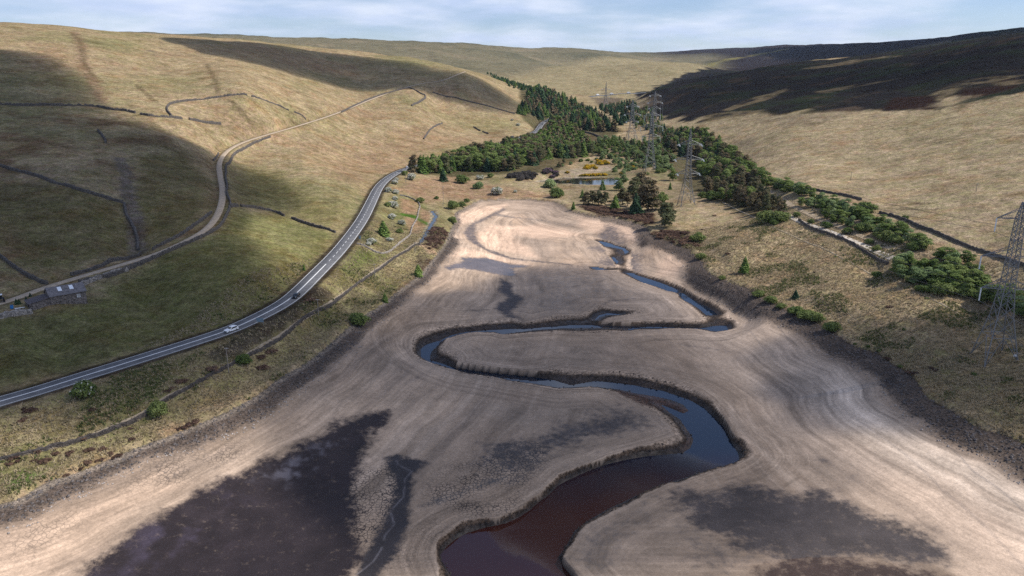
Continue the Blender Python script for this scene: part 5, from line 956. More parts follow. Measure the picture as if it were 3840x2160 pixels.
# ------------------------------------------------------------------ lattice pylons
M_PYL = mat('pylon_steel', (.20, .205, .21), .55, .2, .5, metal=.35); M_INS = mat('glass_insulator', (.62, .66, .68), .25, .05, 4.0)
def pylon(base, top, ang, label, tension=False, arms=((.90, 6.6), (.665, 9.0), (.465, 7.4)), bw=4.6, thick=1.0, foot=True):
    p = at(base); _, t = ray(*top); Hh = CAMH + t * p.y - p.z; o = empty('electricity_pylon', (p.x, p.y, p.z), ang); hs = sorted(a[0] for a in arms)
    prof = [(0, bw), (hs[0] * .62, bw * .50), (hs[0], bw * .33), (hs[2], bw * .21), (1.0, .06 if tension else .22)]
    hw = lambda f: float(np.interp(f, [q[0] for q in prof], [q[1] for q in prof])); R_ = thick
    lv = [0]
    while lv[-1] < .985: lv.append(min(lv[-1] + max(hw(lv[-1]) * (1.75 if lv[-1] < hs[0] * .6 else 1.55) / Hh, .022), 1.0))
    cor = [(-1, -1), (1, -1), (1, 1), (-1, 1)]
    gz = [zat(p.x + hw(0) * (c[0] * math.cos(ang) - c[1] * math.sin(ang)), p.y + hw(0) * (c[0] * math.sin(ang) + c[1] * math.cos(ang))) - p.z for c in cor]
    P = lambda ci, f: Vector((cor[ci][0] * hw(f), cor[ci][1] * hw(f), f * Hh if f > 0 else gz[ci]))
    for ci in range(4):
        k = MB(); key = sorted(set([0, hs[0] * .62, hs[0], hs[2], 1.0]))
        for f0, f1 in zip(key[:-1], key[1:]): k.bar(P(ci, f0), P(ci, f1), .19 * R_ * (1 - .35 * f0), 4)
        lg = k.build('leg', M_PYL, o)
        MB().bar(P(ci, 0) - Vector((0, 0, .6)), P(ci, 0) + Vector((0, 0, .35)), .55, 8, .4).build('footing', M_STONE2, lg)
    for ci in range(4):
        k = MB(); cj = (ci + 1) % 4
        for f0, f1 in zip(lv[:-1], lv[1:]):
            a0, a1, b0, b1 = P(ci, f0), P(ci, f1), P(cj, f0), P(cj, f1); r = .085 * R_
            if f0 == 0:                                # wide bottom panel
                mid = (a1 + b1) / 2; k.bar(a0, mid, r * 1.2, 4); k.bar(b0, mid, r * 1.2, 4); k.bar(a1, b1, r * 1.2, 4); k.bar(a0.lerp(mid, .5), a0.lerp(a1, .5), r, 4); k.bar(b0.lerp(mid, .5), b0.lerp(b1, .5), r, 4)
            else: k.bar(a0, b1, r, 4); k.bar(b0, a1, r, 4)
            if f1 in hs or f0 == 0 or (len(lv) and lv.index(f1) % 4 == 0): k.bar(a1, b1, r, 4)
        k.build('bracing', M_PYL, o)
    tips = []
    for f, ln in arms:
        w_ = hw(f)
        for s in (-1, 1):
            tip = Vector((s * (ln), 0, f * Hh + .05)); k = MB(); up_ = Vector((0, 0, (hs[2] - hs[0]) * Hh * .09 + .9)); n = 5
            for sy in (-1, 1):
                a0 = Vector((s * w_, sy * w_, f * Hh)); a1 = Vector((s * hw(f + .035), sy * hw(f + .035), f * Hh)) + up_; k.bar(a0, tip, .11 * R_, 4); k.bar(a1, tip, .11 * R_, 4)
                for j in range(1, n): k.bar(a0.lerp(tip, j / n), a1.lerp(tip, (j - .5) / n), .05 * R_, 4)
            for j in range(1, n): k.bar(Vector((s * w_, -w_, f * Hh)).lerp(tip, j / n), Vector((s * w_, w_, f * Hh)).lerp(tip, (j + .5) / n if j % 2 else (j - .5) / n), .05 * R_, 4)
            arm = k.build('crossarm', M_PYL, o)
            if not tension:
                k = MB(); e = tip + Vector((0, 0, -4.2))
                for j in range(12): k.cyl(tip.lerp(e, (j + .8) / 12.5), (0, 0, 1), .2 * R_, .25, 8)
                k.bar(tip, e, .06, 6); k.build('insulator', M_INS, arm); tips.append((s, f, (e,)))
            else:
                ends = []
                for dy_ in (-1, 1):
                    e = tip + Vector((.25 * s * 0, dy_ * 3.6, -1.3))
                    for off in (-.28, .28):
                        k = MB(); q0, q1 = tip + Vector((off, 0, 0)), e + Vector((off, 0, 0)); k.bar(q0, q1, .05, 5)
                        for j in range(10): k.cyl(q0.lerp(q1, (j + 1) / 11), q1 - q0, .17 * R_, .2, 7)
                        k.build('insulator', M_INS, arm)
                    ends.append(e)
                tips.append((s, f, tuple(ends)))
    if foot:
        MB().box((hw(.06) * .9, -hw(.06) - .15, .06 * Hh), (.9, .06, .7)).build('warning_plate', M_WHITE, o)
        k = MB()
        for c in cor: q = Vector((c[0] * hw(.07) * 1.12, c[1] * hw(.07) * 1.12, .07 * Hh)); cn = [q]; k.bar(q + Vector((-.9, 0, .3)), q + Vector((.9, 0, .3)), .05, 4); k.bar(q + Vector((0, -.9, .3)), q + Vector((0, .9, .3)), .05, 4)
        k.build('climb_guard', M_PYL, o)
    tag(o, label, 'pylon', 'pylons up the valley')
    Mx = Matrix.Translation(p) @ Matrix.Rotation(ang, 4, 'Z'); return [(s, f, [Mx @ e for e in es]) for s, f, es in tips], Mx @ Vector((0, 0, Hh))
tw1 = pylon(F(2345,1262), Z(2545,508), -.12, 'nearest tall lattice pylon at the right edge with long white insulators')
tw2 = pylon(T3(1740,840), Q(388,330), .05, 'lattice pylon with slanting paired insulators beside the dark pine wood', True, ((.80, 7.6), (.605, 9.6), (.42, 7.6)), 5.0)
tw3 = pylon(T2(1752,1368), T2(1812,445), .05, 'pylon with hanging insulators standing on the sandy ground past the pond', False, ((.905, 7.6), (.72, 10.6), (.565, 8.6)), 5.0, 1.15)
tw4 = pylon(T2(1478,905), T2(1510,300), .10, 'smaller pylon standing on the bare bank left of the taller one', True, ((.84, 7.0), (.64, 9.6), (.46, 7.2)), 6.0, 1.2, False)
tw5 = pylon(T2(1815,735), T2(1845,170), .08, 'pylon whose top shows above and behind the pylon past the pond', True, ((.885, 7.0), (.70, 9.6), (.55, 7.2)), 5.0, 1.2, False)
tw6 = pylon(T2(1088,395), T2(1106,20), .15, 'farthest pylon, a thin grey tower before the pale spur', True, ((.68, 8.5), (.50, 11.0), (.35, 8.5)), 5.5, 1.3, False)
for ai, (wa, wb) in enumerate(((tw1, tw2), (tw2, tw3), (tw3, tw5), (tw5, tw6))):
    for (s, f, ea), (s2, f2, eb) in zip(wa[0], wb[0]):
        cable(max(ea, key=lambda q: q.y), min(eb, key=lambda q: q.y), 5.0, .06, ['power cable strung from the nearest pylon to the second one', 'power cable strung between the second and the third pylon', 'power cable strung between the two overlapping pylons past the pond', 'power cable running on to the farthest pylon'][ai], 'power cables between the pylons, span %s' % 'abcd'[ai], M_CABLE)
for (s, f, ea) in tw1[0]: e = min(ea, key=lambda q: q.y); cable(e, e + Vector((22 + s, -190, -4)), 4.0, .06, 'power cable leaving the nearest pylon towards the viewer', 'power cables leaving the frame', M_CABLE)

# ------------------------------------------------------------------ vegetation
def leaf_mat(name, c, c2, var=.35, rnd=.22):
    m, t, b = new_mat(name); N = t.nodes.new; K = t.links.new
    co = N('ShaderNodeTexCoord'); n = N('ShaderNodeTexNoise'); n.inputs['Scale'].default_value = .55; n.inputs['Detail'].default_value = 3; K(co.outputs['Object'], n.inputs['Vector'])
    oi = N('ShaderNodeObjectInfo'); ad = N('ShaderNodeMath'); ad.operation = 'MULTIPLY_ADD'; K(oi.outputs['Random'], ad.inputs[0]); ad.inputs[1].default_value = .5; ad.inputs[2].default_value = -.25
    sm = N('ShaderNodeMath'); K(n.outputs['Fac'], sm.inputs[0]); K(ad.outputs[0], sm.inputs[1]); r = N('ShaderNodeMapRange'); r.inputs[1].default_value = .3; r.inputs[2].default_value = .7; K(sm.outputs[0], r.inputs[0])
    mx_ = N('ShaderNodeMix'); mx_.data_type = 'RGBA'; K(r.outputs[0], mx_.inputs[0]); mx_.inputs[6].default_value = (*c, 1); mx_.inputs[7].default_value = (*c2, 1)
    K(mx_.outputs[2], b.inputs['Base Color']); b.inputs['Roughness'].default_value = .75; b.inputs['Specular IOR Level'].default_value = .15
    tr2 = N('ShaderNodeBsdfTranslucent'); K(mx_.outputs[2], tr2.inputs['Color']); ms = N('ShaderNodeMixShader'); ms.inputs[0].default_value = .32; K(b.outputs[0], ms.inputs[1]); K(tr2.outputs[0], ms.inputs[2]); K(ms.outputs[0], t.nodes['Material Output'].inputs['Surface']); return m
LM = dict(pine=leaf_mat('pine_needles', (0.128, 0.140, 0.066), (0.217, 0.168, 0.098)), spruce=leaf_mat('spruce_needles', (0.046, 0.093, 0.051), (0.102, 0.168, 0.076)), larch=leaf_mat('larch_needles', (0.140, 0.224, 0.056), (0.235, 0.320, 0.088)),
          birch=leaf_mat('birch_leaves', (0.134, 0.189, 0.049), (0.244, 0.299, 0.095)), willow=leaf_mat('willow_leaves', (0.179, 0.250, 0.102), (0.293, 0.357, 0.159)), bush=leaf_mat('bush_leaves', (0.110, 0.159, 0.044), (0.213, 0.250, 0.083)), heather=leaf_mat('heather_twigs', (0.102, 0.061, 0.046), (0.204, 0.128, 0.088)),
          gorse=leaf_mat('gorse_green', (0.093, 0.116, 0.028), (0.186, 0.171, 0.031)), gold=leaf_mat('gorse_blossom', (.62, .37, .012), (.72, .47, .02)), white=leaf_mat('hawthorn_blossom', (.50, .49, .42), (.66, .64, .56)), rhodo=leaf_mat('rhododendron_leaves', (.065, .060, .055), (.11, .095, .085)), pink=leaf_mat('pink_blossom', (.50, .22, .42), (.60, .33, .52)))
M_BARK = mat('bark', (.085, .068, .052), .95, .3, 3.0); M_BARKW = mat('pale_birch_bark', (.30, .28, .25), .9, .35, 3.0)
def leaves(pts, nrm, size, rs):
    """one small bent quad (two triangles) per point"""
    n = len(pts); a = rs.normal(size=(n, 3)); a -= nrm * (a * nrm).sum(1)[:, None]; a /= np.linalg.norm(a, axis=1)[:, None] + 1e-9; b = np.cross(nrm, a)
    s = size * (.6 + .8 * rs.random(n)); asp = .55 + .5 * rs.random(n); A_ = a * s[:, None]; Bq = b * (s * asp)[:, None]
    V = np.stack([pts - A_ * .5 - Bq * .5, pts + A_ * .5 - Bq * .35, pts + A_ * .45 + Bq * .5, pts - A_ * .5 + Bq * .4], 1).reshape(-1, 3); return V, np.arange(4 * n).reshape(-1, 4)
def rand_dir(n, rs):
    v = rs.normal(size=(n, 3)); return v / np.linalg.norm(v, axis=1)[:, None]
def lobes_crown(lobes, n, size, rs, squash=.8):
    w = np.array([l[3] ** 2 for l in lobes]); ids = rs.choice(len(lobes), n, p=w / w.sum()); L_ = np.array(lobes)[ids]; d = rand_dir(n, rs); d[:, 2] = np.where(d[:, 2] < -.35, -d[:, 2], d[:, 2])
    r = L_[:, 3] * (.55 + .5 * rs.random(n) ** .6); pts = L_[:, :3] + d * np.c_[r, r, r * squash]; nn = d + rs.normal(size=(n, 3)) * .55; nn /= np.linalg.norm(nn, axis=1)[:, None]; return leaves(pts, nn, size, rs)
def conifer_crown(Hh, Rr, n, size, rs, layers=11, base=.08, full=.85):
    h = base + (1 - base) * (1 - np.sqrt(rs.random(n))); lay = np.abs(((h * layers) % 1) - .5) * 2; rad = Rr * ((1 - h) / (1 - base)) ** full * (.72 + .34 * lay) + .05
    th = rs.random(n) * 2 * np.pi; lump = 1 + .22 * np.sin(th * 3 + h * 9) + .15 * np.sin(th * 7 + h * 23); r = rad * lump * (.45 + .55 * rs.random(n) ** .45)
    pts = np.c_[np.cos(th) * r, np.sin(th) * r, h * Hh - r * .28]; nn = np.c_[np.cos(th) * .6, np.sin(th) * .6, np.full(n, .8)] + rs.normal(size=(n, 3)) * .5; nn /= np.linalg.norm(nn, axis=1)[:, None]; return leaves(pts, nn, size, rs)
def trunk_mb(Hh, r, rs, limbs=6, lean=.3, top=.9):
    k = MB(); pts = [Vector((0, 0, -.4))]; n = 5
    for i in range(1, n + 1): f = i / n; pts.append(Vector((lean * rs.normal() * .3 * f, lean * rs.normal() * .3 * f, Hh * top * f)))
    for i in range(n): k.bar(pts[i], pts[i + 1], r * (1 - .8 * i / n), 7, r * (1 - .8 * (i + 1) / n))
    for i in range(limbs):
        f = .35 + .5 * rs.random(); p = pts[int(f * n)]; a = rs.random() * 6.28; k.bar(p, p + Vector((math.cos(a), math.sin(a), .55)) * Hh * .2, r * .35, 5, r * .1)
    return k
PROTO = {}
def proto(kind, nv, fn): PROTO[kind] = [fn(np.random.default_rng(hash_(kind) + i)) for i in range(nv)]
def hash_(s): return sum(ord(c) * (i + 3) for i, c in enumerate(s))
def me_of(name, vf, m, smooth=False): me = np_mesh(name, vf[0], vf[1], smooth); me.materials.append(m); return me
def tm(k, m): me = k.mesh('trunk'); me.materials.append(m); return me
# every prototype: list of (part name, mesh); nominal height 10 m for trees, 3 m for bushes
def mk_spruce(rs): return [('trunk', tm(trunk_mb(10, .2, rs, 0, .1, .95), M_BARK)), ('crown', me_of('spruce_crown', conifer_crown(10, 2.3 + rs.random() * .5, 1500, .55, rs), LM['spruce']))]
def mk_larch(rs): return [('trunk', tm(trunk_mb(10, .18, rs, 0, .15, .95), M_BARK)), ('crown', me_of('larch_crown', conifer_crown(10, 2.4 + rs.random() * .6, 1400, .55, rs, 9, .06, .75), LM['larch']))]
def mk_pine(rs):
    lb = []
    for i in range(11): f = .16 + .78 * i / 10; a = rs.random() * 6.28; rr = (1.9 * (1 - f) + .7) * (.7 + .4 * rs.random()); lb.append((math.cos(a) * rr * .9, math.sin(a) * rr * .9, f * 10, 1.0 + .9 * rs.random() * (1.2 - f)))
    lb += [(0, 0, 9.2, .9), (0, 0, 7.2, 1.5), (0, 0, 5.2, 1.9)]; return [('trunk', tm(trunk_mb(10, .22, rs, 7, .5), M_BARK)), ('crown', me_of('pine_crown', lobes_crown(lb, 2200, .42, rs, .75), LM['pine']))]
def mk_broad(kind, bark):
    def f(rs):
        lb = []
        for i in range(13): h = .14 + .78 * rs.random(); a = rs.random() * 6.28; rr = 2.4 * math.sqrt(max(.12, 1 - ((h - .48) / .5) ** 2)) * (.5 + .6 * rs.random()); lb.append((math.cos(a) * rr, math.sin(a) * rr, h * 10, .9 + .8 * rs.random()))
        lb += [(0, 0, 8.8, 1.1), (0, 0, 6, 1.8), (0, 0, 3.6, 1.8), (.7, .5, 1.8, 1.5), (-.7, -.4, 1.6, 1.5)]; return [('trunk', tm(trunk_mb(10, .2, rs, 8, .6, .8), bark)), ('crown', me_of(kind + '_crown', lobes_crown(lb, 2400, .42, rs, .9), LM[kind]))]
    return f
def mk_bush(kind, blossom=None, frac=.5, n=2000):
    def f(rs):
        lb = []
        for i in range(9): a = rs.random() * 6.28; rr = 1.15 * math.sqrt(rs.random()); lb.append((math.cos(a) * rr, math.sin(a) * rr, .45 + 1.5 * rs.random() * (1.15 - rr * .6), .5 + .45 * rs.random()))
        lb += [(0, 0, 1.2, 1.1), (.5, .2, .5, .8), (-.4, .4, .5, .8), (0, -.6, .5, .8)]; k = MB()
        for i in range(6): a = i * 1.05; k.bar((0, 0, -.3), (math.cos(a) * .7, math.sin(a) * .7, 1.5), .07, 5, .02)
        out_ = [('stems', tm(k, M_BARK)), ('foliage', me_of(kind + '_foliage', lobes_crown(lb, n, .21, rs, .9), LM[kind]))]
        if blossom:
            lb2 = [(x, y, zz + .05, r * 1.04) for x, y, zz, r in lb if rs.random() < .85]; out_.append(('blossom', me_of(blossom + '_blossom', lobes_crown(lb2, int(n * frac), .22, rs, .95), LM[blossom])))
        return out_
    return f
def mk_clump(kind):
    def f(rs):
        lb = [(rs.normal() * .5, rs.normal() * .5, .2 + .3 * rs.random(), .4 + .3 * rs.random()) for _ in range(7)]; k = MB()
        for i in range(5): k.bar((0, 0, -.2), (math.cos(i * 1.3) * .4, math.sin(i * 1.3) * .4, .4), .04, 4, .02)
        return [('stems', tm(k, M_BARK)), ('foliage', me_of(kind + '_clump', lobes_crown(lb, 500, .2, rs, .7), LM[kind]))]
    return f
proto('spruce', 4, mk_spruce); proto('larch', 4, mk_larch); proto('pine', 5, mk_pine); proto('birch', 4, mk_broad('birch', M_BARKW)); proto('willow', 3, mk_broad('willow', M_BARK)); proto('bush', 5, mk_bush('bush')); proto('willow_bush', 3, mk_bush('willow'))
proto('gorse', 3, mk_bush('gorse', 'gold', .95)); proto('hawthorn', 3, mk_bush('bush', 'white', 1.5, 900)); proto('rhododendron', 3, mk_bush('rhodo')); proto('rhododendron_pink', 2, mk_bush('rhodo', 'pink', .05)); proto('heather', 4, mk_clump('heather')); proto('hawthorn_green', 3, mk_bush('bush', 'white', .06))
NOM = dict(spruce=10, larch=10, pine=10, birch=10, willow=10, bush=2.6, willow_bush=2.6, gorse=2.6, hawthorn=2.6, rhododendron=2.6, rhododendron_pink=2.6, heather=.75, hawthorn_green=2.6)
ONAME = dict(spruce='spruce_tree', larch='larch_tree', pine='pine_tree', birch='birch_tree', willow='willow_tree', bush='bush', willow_bush='bush', gorse='gorse_bush', hawthorn='hawthorn_bush', rhododendron='rhododendron_bush', rhododendron_pink='rhododendron_bush', heather='heather_clump', hawthorn_green='hawthorn_bush')
CAT = dict(spruce='tree', larch='tree', pine='tree', birch='tree', willow='tree', heather='heather')
vr = np.random.default_rng(11); JOINED = {}; FARQ = []; NSING = dict(spruce=0, pine=0, birch=0)
LOWP = {}
def lowpoly(kind):
    rs = np.random.default_rng(5 + len(kind))
    if kind == 'birch': return lobes_crown([(0, 0, 2.5, 2.0), (.9, .3, 4.5, 1.8), (-.8, -.4, 5.5, 1.8), (.2, -.6, 7.4, 1.5), (0, .3, 8.8, 1.0)], 260, 1.1, rs, .95)
    return conifer_crown(10, 2.6, 230, 1.25, rs, 7)
def joined(kind, i):
    """trunk and crown in one mesh, for trees too far off to show their parts"""
    if (kind, i) not in JOINED:
        V = []; me = bpy.data.meshes.new(kind + '_far'); Fa = []; mi = []; n = 0
        for j, (nm, src) in enumerate(PROTO[kind][i]):
            co = np.empty(len(src.vertices) * 3, np.float32); src.vertices.foreach_get('co', co); V += [tuple(c) for c in co.reshape(-1, 3)]
            for p in src.polygons: Fa.append(tuple(v + n for v in p.vertices)); mi.append(j)
            n = len(V); me.materials.append(src.materials[0])
        me.from_pydata(V, [], Fa); me.polygons.foreach_set('material_index', np.array(mi, np.int32)); me.update(); JOINED[(kind, i)] = me
    return JOINED[(kind, i)]
def plant(kind, p, h, label, group=None, wide=1.0, far=False):
    if far == True and kind in NSING: FARQ.append((kind, p.copy(), h, label, group, wide)); return
    if kind in NSING: NSING[kind] += 1
    i = int(vr.integers(len(PROTO[kind]))); s = h / NOM[kind]; rz = vr.random() * 6.28; sc = (s * wide * (.9 + .2 * vr.random()), s * wide * (.9 + .2 * vr.random()), s)
    if far: o = link(ONAME[kind], joined(kind, i))
    else:
        o = empty(ONAME[kind], (0, 0, 0))
        for nm, me in PROTO[kind][i]: link(nm, me, None, o)
    o.location = (p.x, p.y, p.z - .1); o.rotation_euler = (0, 0, rz); o.scale = sc; tag(o, label, CAT.get(kind, 'bush'), group); return o
def single(kind, base, top, label, wide=1.0, group=None):
    p = at(base); _, t = ray(*top); h = CAMH + t * p.y - p.z; plant(kind, p, max(h, .6), label, group, wide); return p
COUNT = {}
def scatter(px, step, mix, hr, labels, group, far=False, wide=1.0, road_gap=7.5, jit=.38):
    poly = wpoly(px); P = np.array(poly); n = 0; kinds = list(mix); w = np.array([mix[k] for k in kinds], float); w /= w.sum()
    for x in np.arange(P[:, 0].min(), P[:, 0].max(), step):
        for y in np.arange(P[:, 1].min(), P[:, 1].max(), step):
            xx, yy = x + vr.normal() * step * jit, y + vr.normal() * step * jit
            if not inside(np.array([xx]), np.array([yy]), poly)[0]: continue
            if road_gap and seg_dist(np.array([xx]), np.array([yy]), [tuple(q[:2]) for q in ROAD[::6]])[0] < road_gap: continue
            if sdf(np.array([xx]), np.array([yy]), POND, 30.)[0] < 2: continue
            kd = kinds[int(vr.choice(len(kinds), p=w))]; h = hr[0] + (hr[1] - hr[0]) * vr.random(); h *= 1.0 if kd not in ('bush', 'willow_bush') else .55
            plant(kd, Vector((xx, yy, zat(xx, yy))), h, labels[kd], group, wide * (.9 + .3 * vr.random()), far); n += 1
    return n
def lab(place): return dict(spruce='dark green spruce tree ' + place, larch='light green conical larch tree ' + place, pine='brownish green pine tree ' + place, birch='bright green broadleaf tree ' + place, willow='grey green broadleaf tree ' + place, bush='rounded green bush ' + place, willow_bush='grey green bush ' + place)
cnt = {}
cnt['road'] = scatter([T1(170,1000), T1(350,1012), T1(600,1012), T1(760,1000), T1(1000,992), T1(1200,990), T1(1480,985), T1(1650,985), T1(1850,910), T1(2000,850), T1(2200,800), T1(2380,770), T1(2500,740), T1(2420,620), T1(2200,560), T1(1980,560), T1(1750,610), T1(1500,680), T1(1220,730), T1(1000,800), T1(800,850), T1(550,870), T1(330,910), T1(200,930)],
    6.2, dict(pine=4, birch=3.4, larch=3, spruce=1.2), (10.5, 15.5), lab('in the wood beside the road bend'), 'trees of the roadside wood', wide=1.2)
cnt['road2'] = scatter([T2(60,950), T2(230,820), T2(300,660), T2(500,700), T2(650,800), T2(720,900), T2(880,1010), T2(880,1150), T2(600,1185), T2(300,1190), T2(100,1260), T2(0,1300), T2(-150,1250), T2(-200,1050), T2(0,950)], 7.0, dict(pine=4, birch=2.8, larch=2, spruce=1), (11, 15), lab('in the wood above the pond'), 'trees of the wood above the pond', True, 1.25)
cnt['plant'] = scatter([B_(1330,868), B_(1390,800), B_(1400,715), B_(1480,690), B_(1600,730), B_(1750,790), B_(1880,860), B_(2000,940), B_(2090,1000), B_(1960,1000), B_(1900,1000), B_(1800,975), B_(1680,965), B_(1590,945), B_(1570,905), B_(1480,905)], 9.5, dict(spruce=5, pine=2.5, larch=2.2), (12, 17), lab('in the conifer plantation on the far slope'), 'trees of the far plantation', True, 1.2)
cnt['line'] = scatter([B_(1090,548), B_(1180,580), B_(1290,618), B_(1400,665), B_(1440,710), B_(1370,690), B_(1240,640), B_(1120,575)], 15, dict(spruce=4, larch=1), (6, 10), lab('in the thin line climbing above the plantation'), 'trees climbing above the plantation', True)
cnt['gorge'] = scatter([T2(1000,430), T2(1150,420), T2(1400,380), T2(1520,350), T2(1570,450), T2(1450,620), T2(1350,700), T2(1270,660), T2(1150,540)], 13, dict(spruce=5, pine=1), (10, 14), lab('in the dark gorge below the heather hill'), 'trees of the far gorge', True)
cnt['w3'] = scatter([Q(0,460), Q(300,430), Q(640,500), Q(820,590), Q(1010,750), Q(1130,880), Q(1300,1060), Q(1450,1250), Q(1100,1260), Q(800,1160), Q(520,1060), Q(430,800), Q(100,720), Q(0,640)], 7.2, dict(pine=4, birch=3, spruce=2, larch=1.5), (9.5, 13.5), lab('in the wood behind the second pylon'), 'trees of the wood behind the second pylon', wide=1.25)
cnt['w3a'] = scatter([Q(460,1230), Q(900,1230), Q(1350,1270), Q(1500,1400), F(770,200), F(640,190), F(480,140), F(330,80), Q(850,1400), Q(600,1320)], 6.2, dict(pine=9, birch=1), (8.5, 11.5), lab('in the dark stand along the path on the right bank'), 'trees of the dark stand on the right bank')
cnt['w3c'] = scatter([T2(1900,880), T2(2100,840), T2(2400,840), T2(2576,860), T2(2576,1000), T2(2300,1060), T2(2000,1010)], 9, dict(spruce=3, pine=3, larch=2), (10, 14), lab('at the foot of the heather hill'), 'trees at the foot of the heather hill', True)
cnt['pondb'] = scatter([T2(250,1330), T2(560,1240), T2(900,1190), T2(1300,1120), T2(1700,1160), T2(2000,1210), T2(2100,1370), T2(1900,1440), T2(1850,1330), T2(1600,1340), T2(1450,1400), T2(1200,1390), T2(1250,1300), T2(1150,1200), T2(900,1250), T2(700,1235), T2(500,1330)], 6.6, dict(willow_bush=5, willow=2, bush=3, pine=.7), (4.5, 7.5), lab('on the flat ground round the pond'), 'scrub round the pond', wide=1.15)
cnt['scrub'] = scatter([T2(1060,930), T2(1300,900), T2(1600,1000), T2(1900,960), T2(1950,1120), T2(1700,1140), T2(1300,1110)], 12, dict(willow_bush=3, bush=2, pine=1), (4, 7), lab('on the dark bank behind the gorse'), 'scrub on the dark bank', wide=1.1)
LBR = lab('in the leafy belt below the pylon'); cnt['rb1'] = scatter([F(1560,575), F(1650,530), F(1800,555), F(2000,610), F(2200,680), F(2400,750), F(2576,810), F(2800,900), F(2800,1010), F(2500,930), F(2300,840), F(2000,760), F(1800,710), F(1640,660)], 4.0, dict(birch=5, bush=2, willow=1), (5.0, 7.0), LBR, 'leafy belt near the first pylon', wide=1.5)
cnt['rb2'] = scatter([F(1830,500), F(1950,480), F(2150,540), F(2290,600), F(2240,630), F(2050,590), F(1900,540)], 4.2, dict(birch=5, bush=2, willow=1), (4.5, 6), lab('in the clump between the sandy path and the boundary wall'), 'clump under the boundary wall', wide=1.5)
cnt['rb3'] = scatter([F(820,110), F(1080,100), F(1250,215), F(1310,285), F(1180,275), F(1080,200), F(950,140)], 4.4, dict(birch=4, bush=2, willow=2), (4, 6), lab('beside the upper sandy path on the right bank'), 'bushes beside the upper sandy path', wide=1.4)
cnt['rb4'] = scatter([Q(1020,800), Q(1180,830), Q(1300,930), Q(1440,1030), Q(1560,1110), Q(1680,1170), Q(1560,1160), Q(1400,1110), Q(1250,1030), Q(1100,930)], 5.4, dict(birch=3, bush=3, willow=3), (5, 8), lab('on the edge of the pale right slope above the path'), 'bushes on the edge of the right slope', wide=1.25)
cnt['rb5'] = scatter([Q(1500,1150), Q(1750,1190), F(1000,60), F(1100,60), F(1300,130), F(1500,260), F(1700,350), F(1850,430), F(1800,460), F(1600,380), F(1400,290), F(1250,200), F(1050,90), F(820,20)], 4.2, dict(birch=5, bush=3, willow=2), (4.5, 6.8), lab('in the hedge belt between the path and the boundary wall'), 'hedge belt above the path', wide=1.6)
cnt['mid'] = scatter([T2(900,1000), T2(1060,900), T2(1500,980), T2(1900,930), T2(2050,1050), T2(2150,1250), T2(1900,1300), T2(1700,1180), T2(1300,1140), T2(1000,1160), T2(880,1120)], 7.2, dict(willow=3, birch=2, bush=3, pine=1), (5, 9), lab('on the scrubby valley floor behind the gorse'), 'scrub of the valley floor', True, wide=1.35)
cnt['vside'] = scatter([T2(1560,480), T2(1700,420), T2(1950,620), T2(2000,820), T2(1900,900), T2(1650,760), T2(1400,720)], 13, dict(spruce=2, pine=2, birch=1.5, willow=1), (7, 12), lab('on the slope below the heather hill'), 'trees below the heather hill', True)
cnt['rho'] = scatter([T1(1640,1090), T1(1700,1040), T1(1950,1010), T1(2100,1060), T1(2080,1110), T1(1800,1115)], 4.0, dict(rhododendron=1), (3.0, 4.4), dict(rhododendron='purplish grey rhododendron in the mass left of the pond'), 'rhododendrons left of the pond', wide=1.3)
cnt['rho2'] = scatter([T1(2150,980), T1(2300,960), T1(2380,1040), T1(2350,1080), T1(2200,1040)], 4.0, dict(rhododendron_pink=2, rhododendron=1), (3.0, 4.2), dict(rhododendron='plain rhododendron at the corner of the pond', rhododendron_pink='pink flowering rhododendron at the corner of the pond'), 'rhododendrons at the pond corner', wide=1.2)
cnt['g1'] = scatter([T2(930,1270), T2(960,1230), T2(1100,1240), T2(1140,1275), T2(1020,1290)], 4.2, dict(gorse=1), (2.8, 3.8), dict(gorse='orange yellow gorse in the clump farthest from the pond'), 'far gorse clump', wide=1.4)
cnt['g2'] = scatter([T2(730,1340), T2(780,1300), T2(930,1310), T2(940,1345), T2(840,1360)], 4.2, dict(gorse=1), (2.8, 3.8), dict(gorse='orange yellow gorse in the middle clump on bare ground'), 'middle gorse clump', wide=1.4)
for i, u in enumerate(np.linspace(170, 520, 9)): plant('gorse', at(T3(u, 408 - i * 1.5)), 2.6 + .6 * vr.random(), 'gorse bush in the golden row along the pond edge', 'golden gorse row on the pond edge', 1.5)
for px, lb in ((T2(1215,1150), 'gorse bush alone on the dark bank behind the pond'), (T2(1500,1325), 'small gorse bush beside the grey green scrub near the pylon'), (T2(510,1408), 'small dull gorse bush left of the bare ground'), (T3(760,375), 'gorse bush at the right end of the pond')): plant('gorse', at(px), 2.6, lb, None, 1.3)
S = single
for a_ in ((T3(230,830), T3(290,640)), (T3(330,825), T3(340,620)), (T3(420,835), T3(450,630)), (T3(520,840), T3(530,640)), (T3(780,830), T3(790,580)), (T3(860,860), T3(850,650)), (T3(950,760), T3(990,420)), (T3(1090,880), T3(1100,560)), (T3(1170,930), T3(1180,440)), (T3(1060,720), T3(1000,340)), (T3(1230,910), T3(1230,600)), (T3(900,740), T3(880,540))):
    S('pine', a_[0], a_[1], 'brownish green pine tree in the cluster on the lake head', 1.45, 'pines clustered on the lake head')
S('pine', T3(1420,1160), T3(1440,800), 'big dark pine leaning over the gravel shore right of the pine cluster', 1.7); S('pine', T3(1500,1060), T3(1480,800), 'dark pine half hidden behind the big shore pine', 1.2)
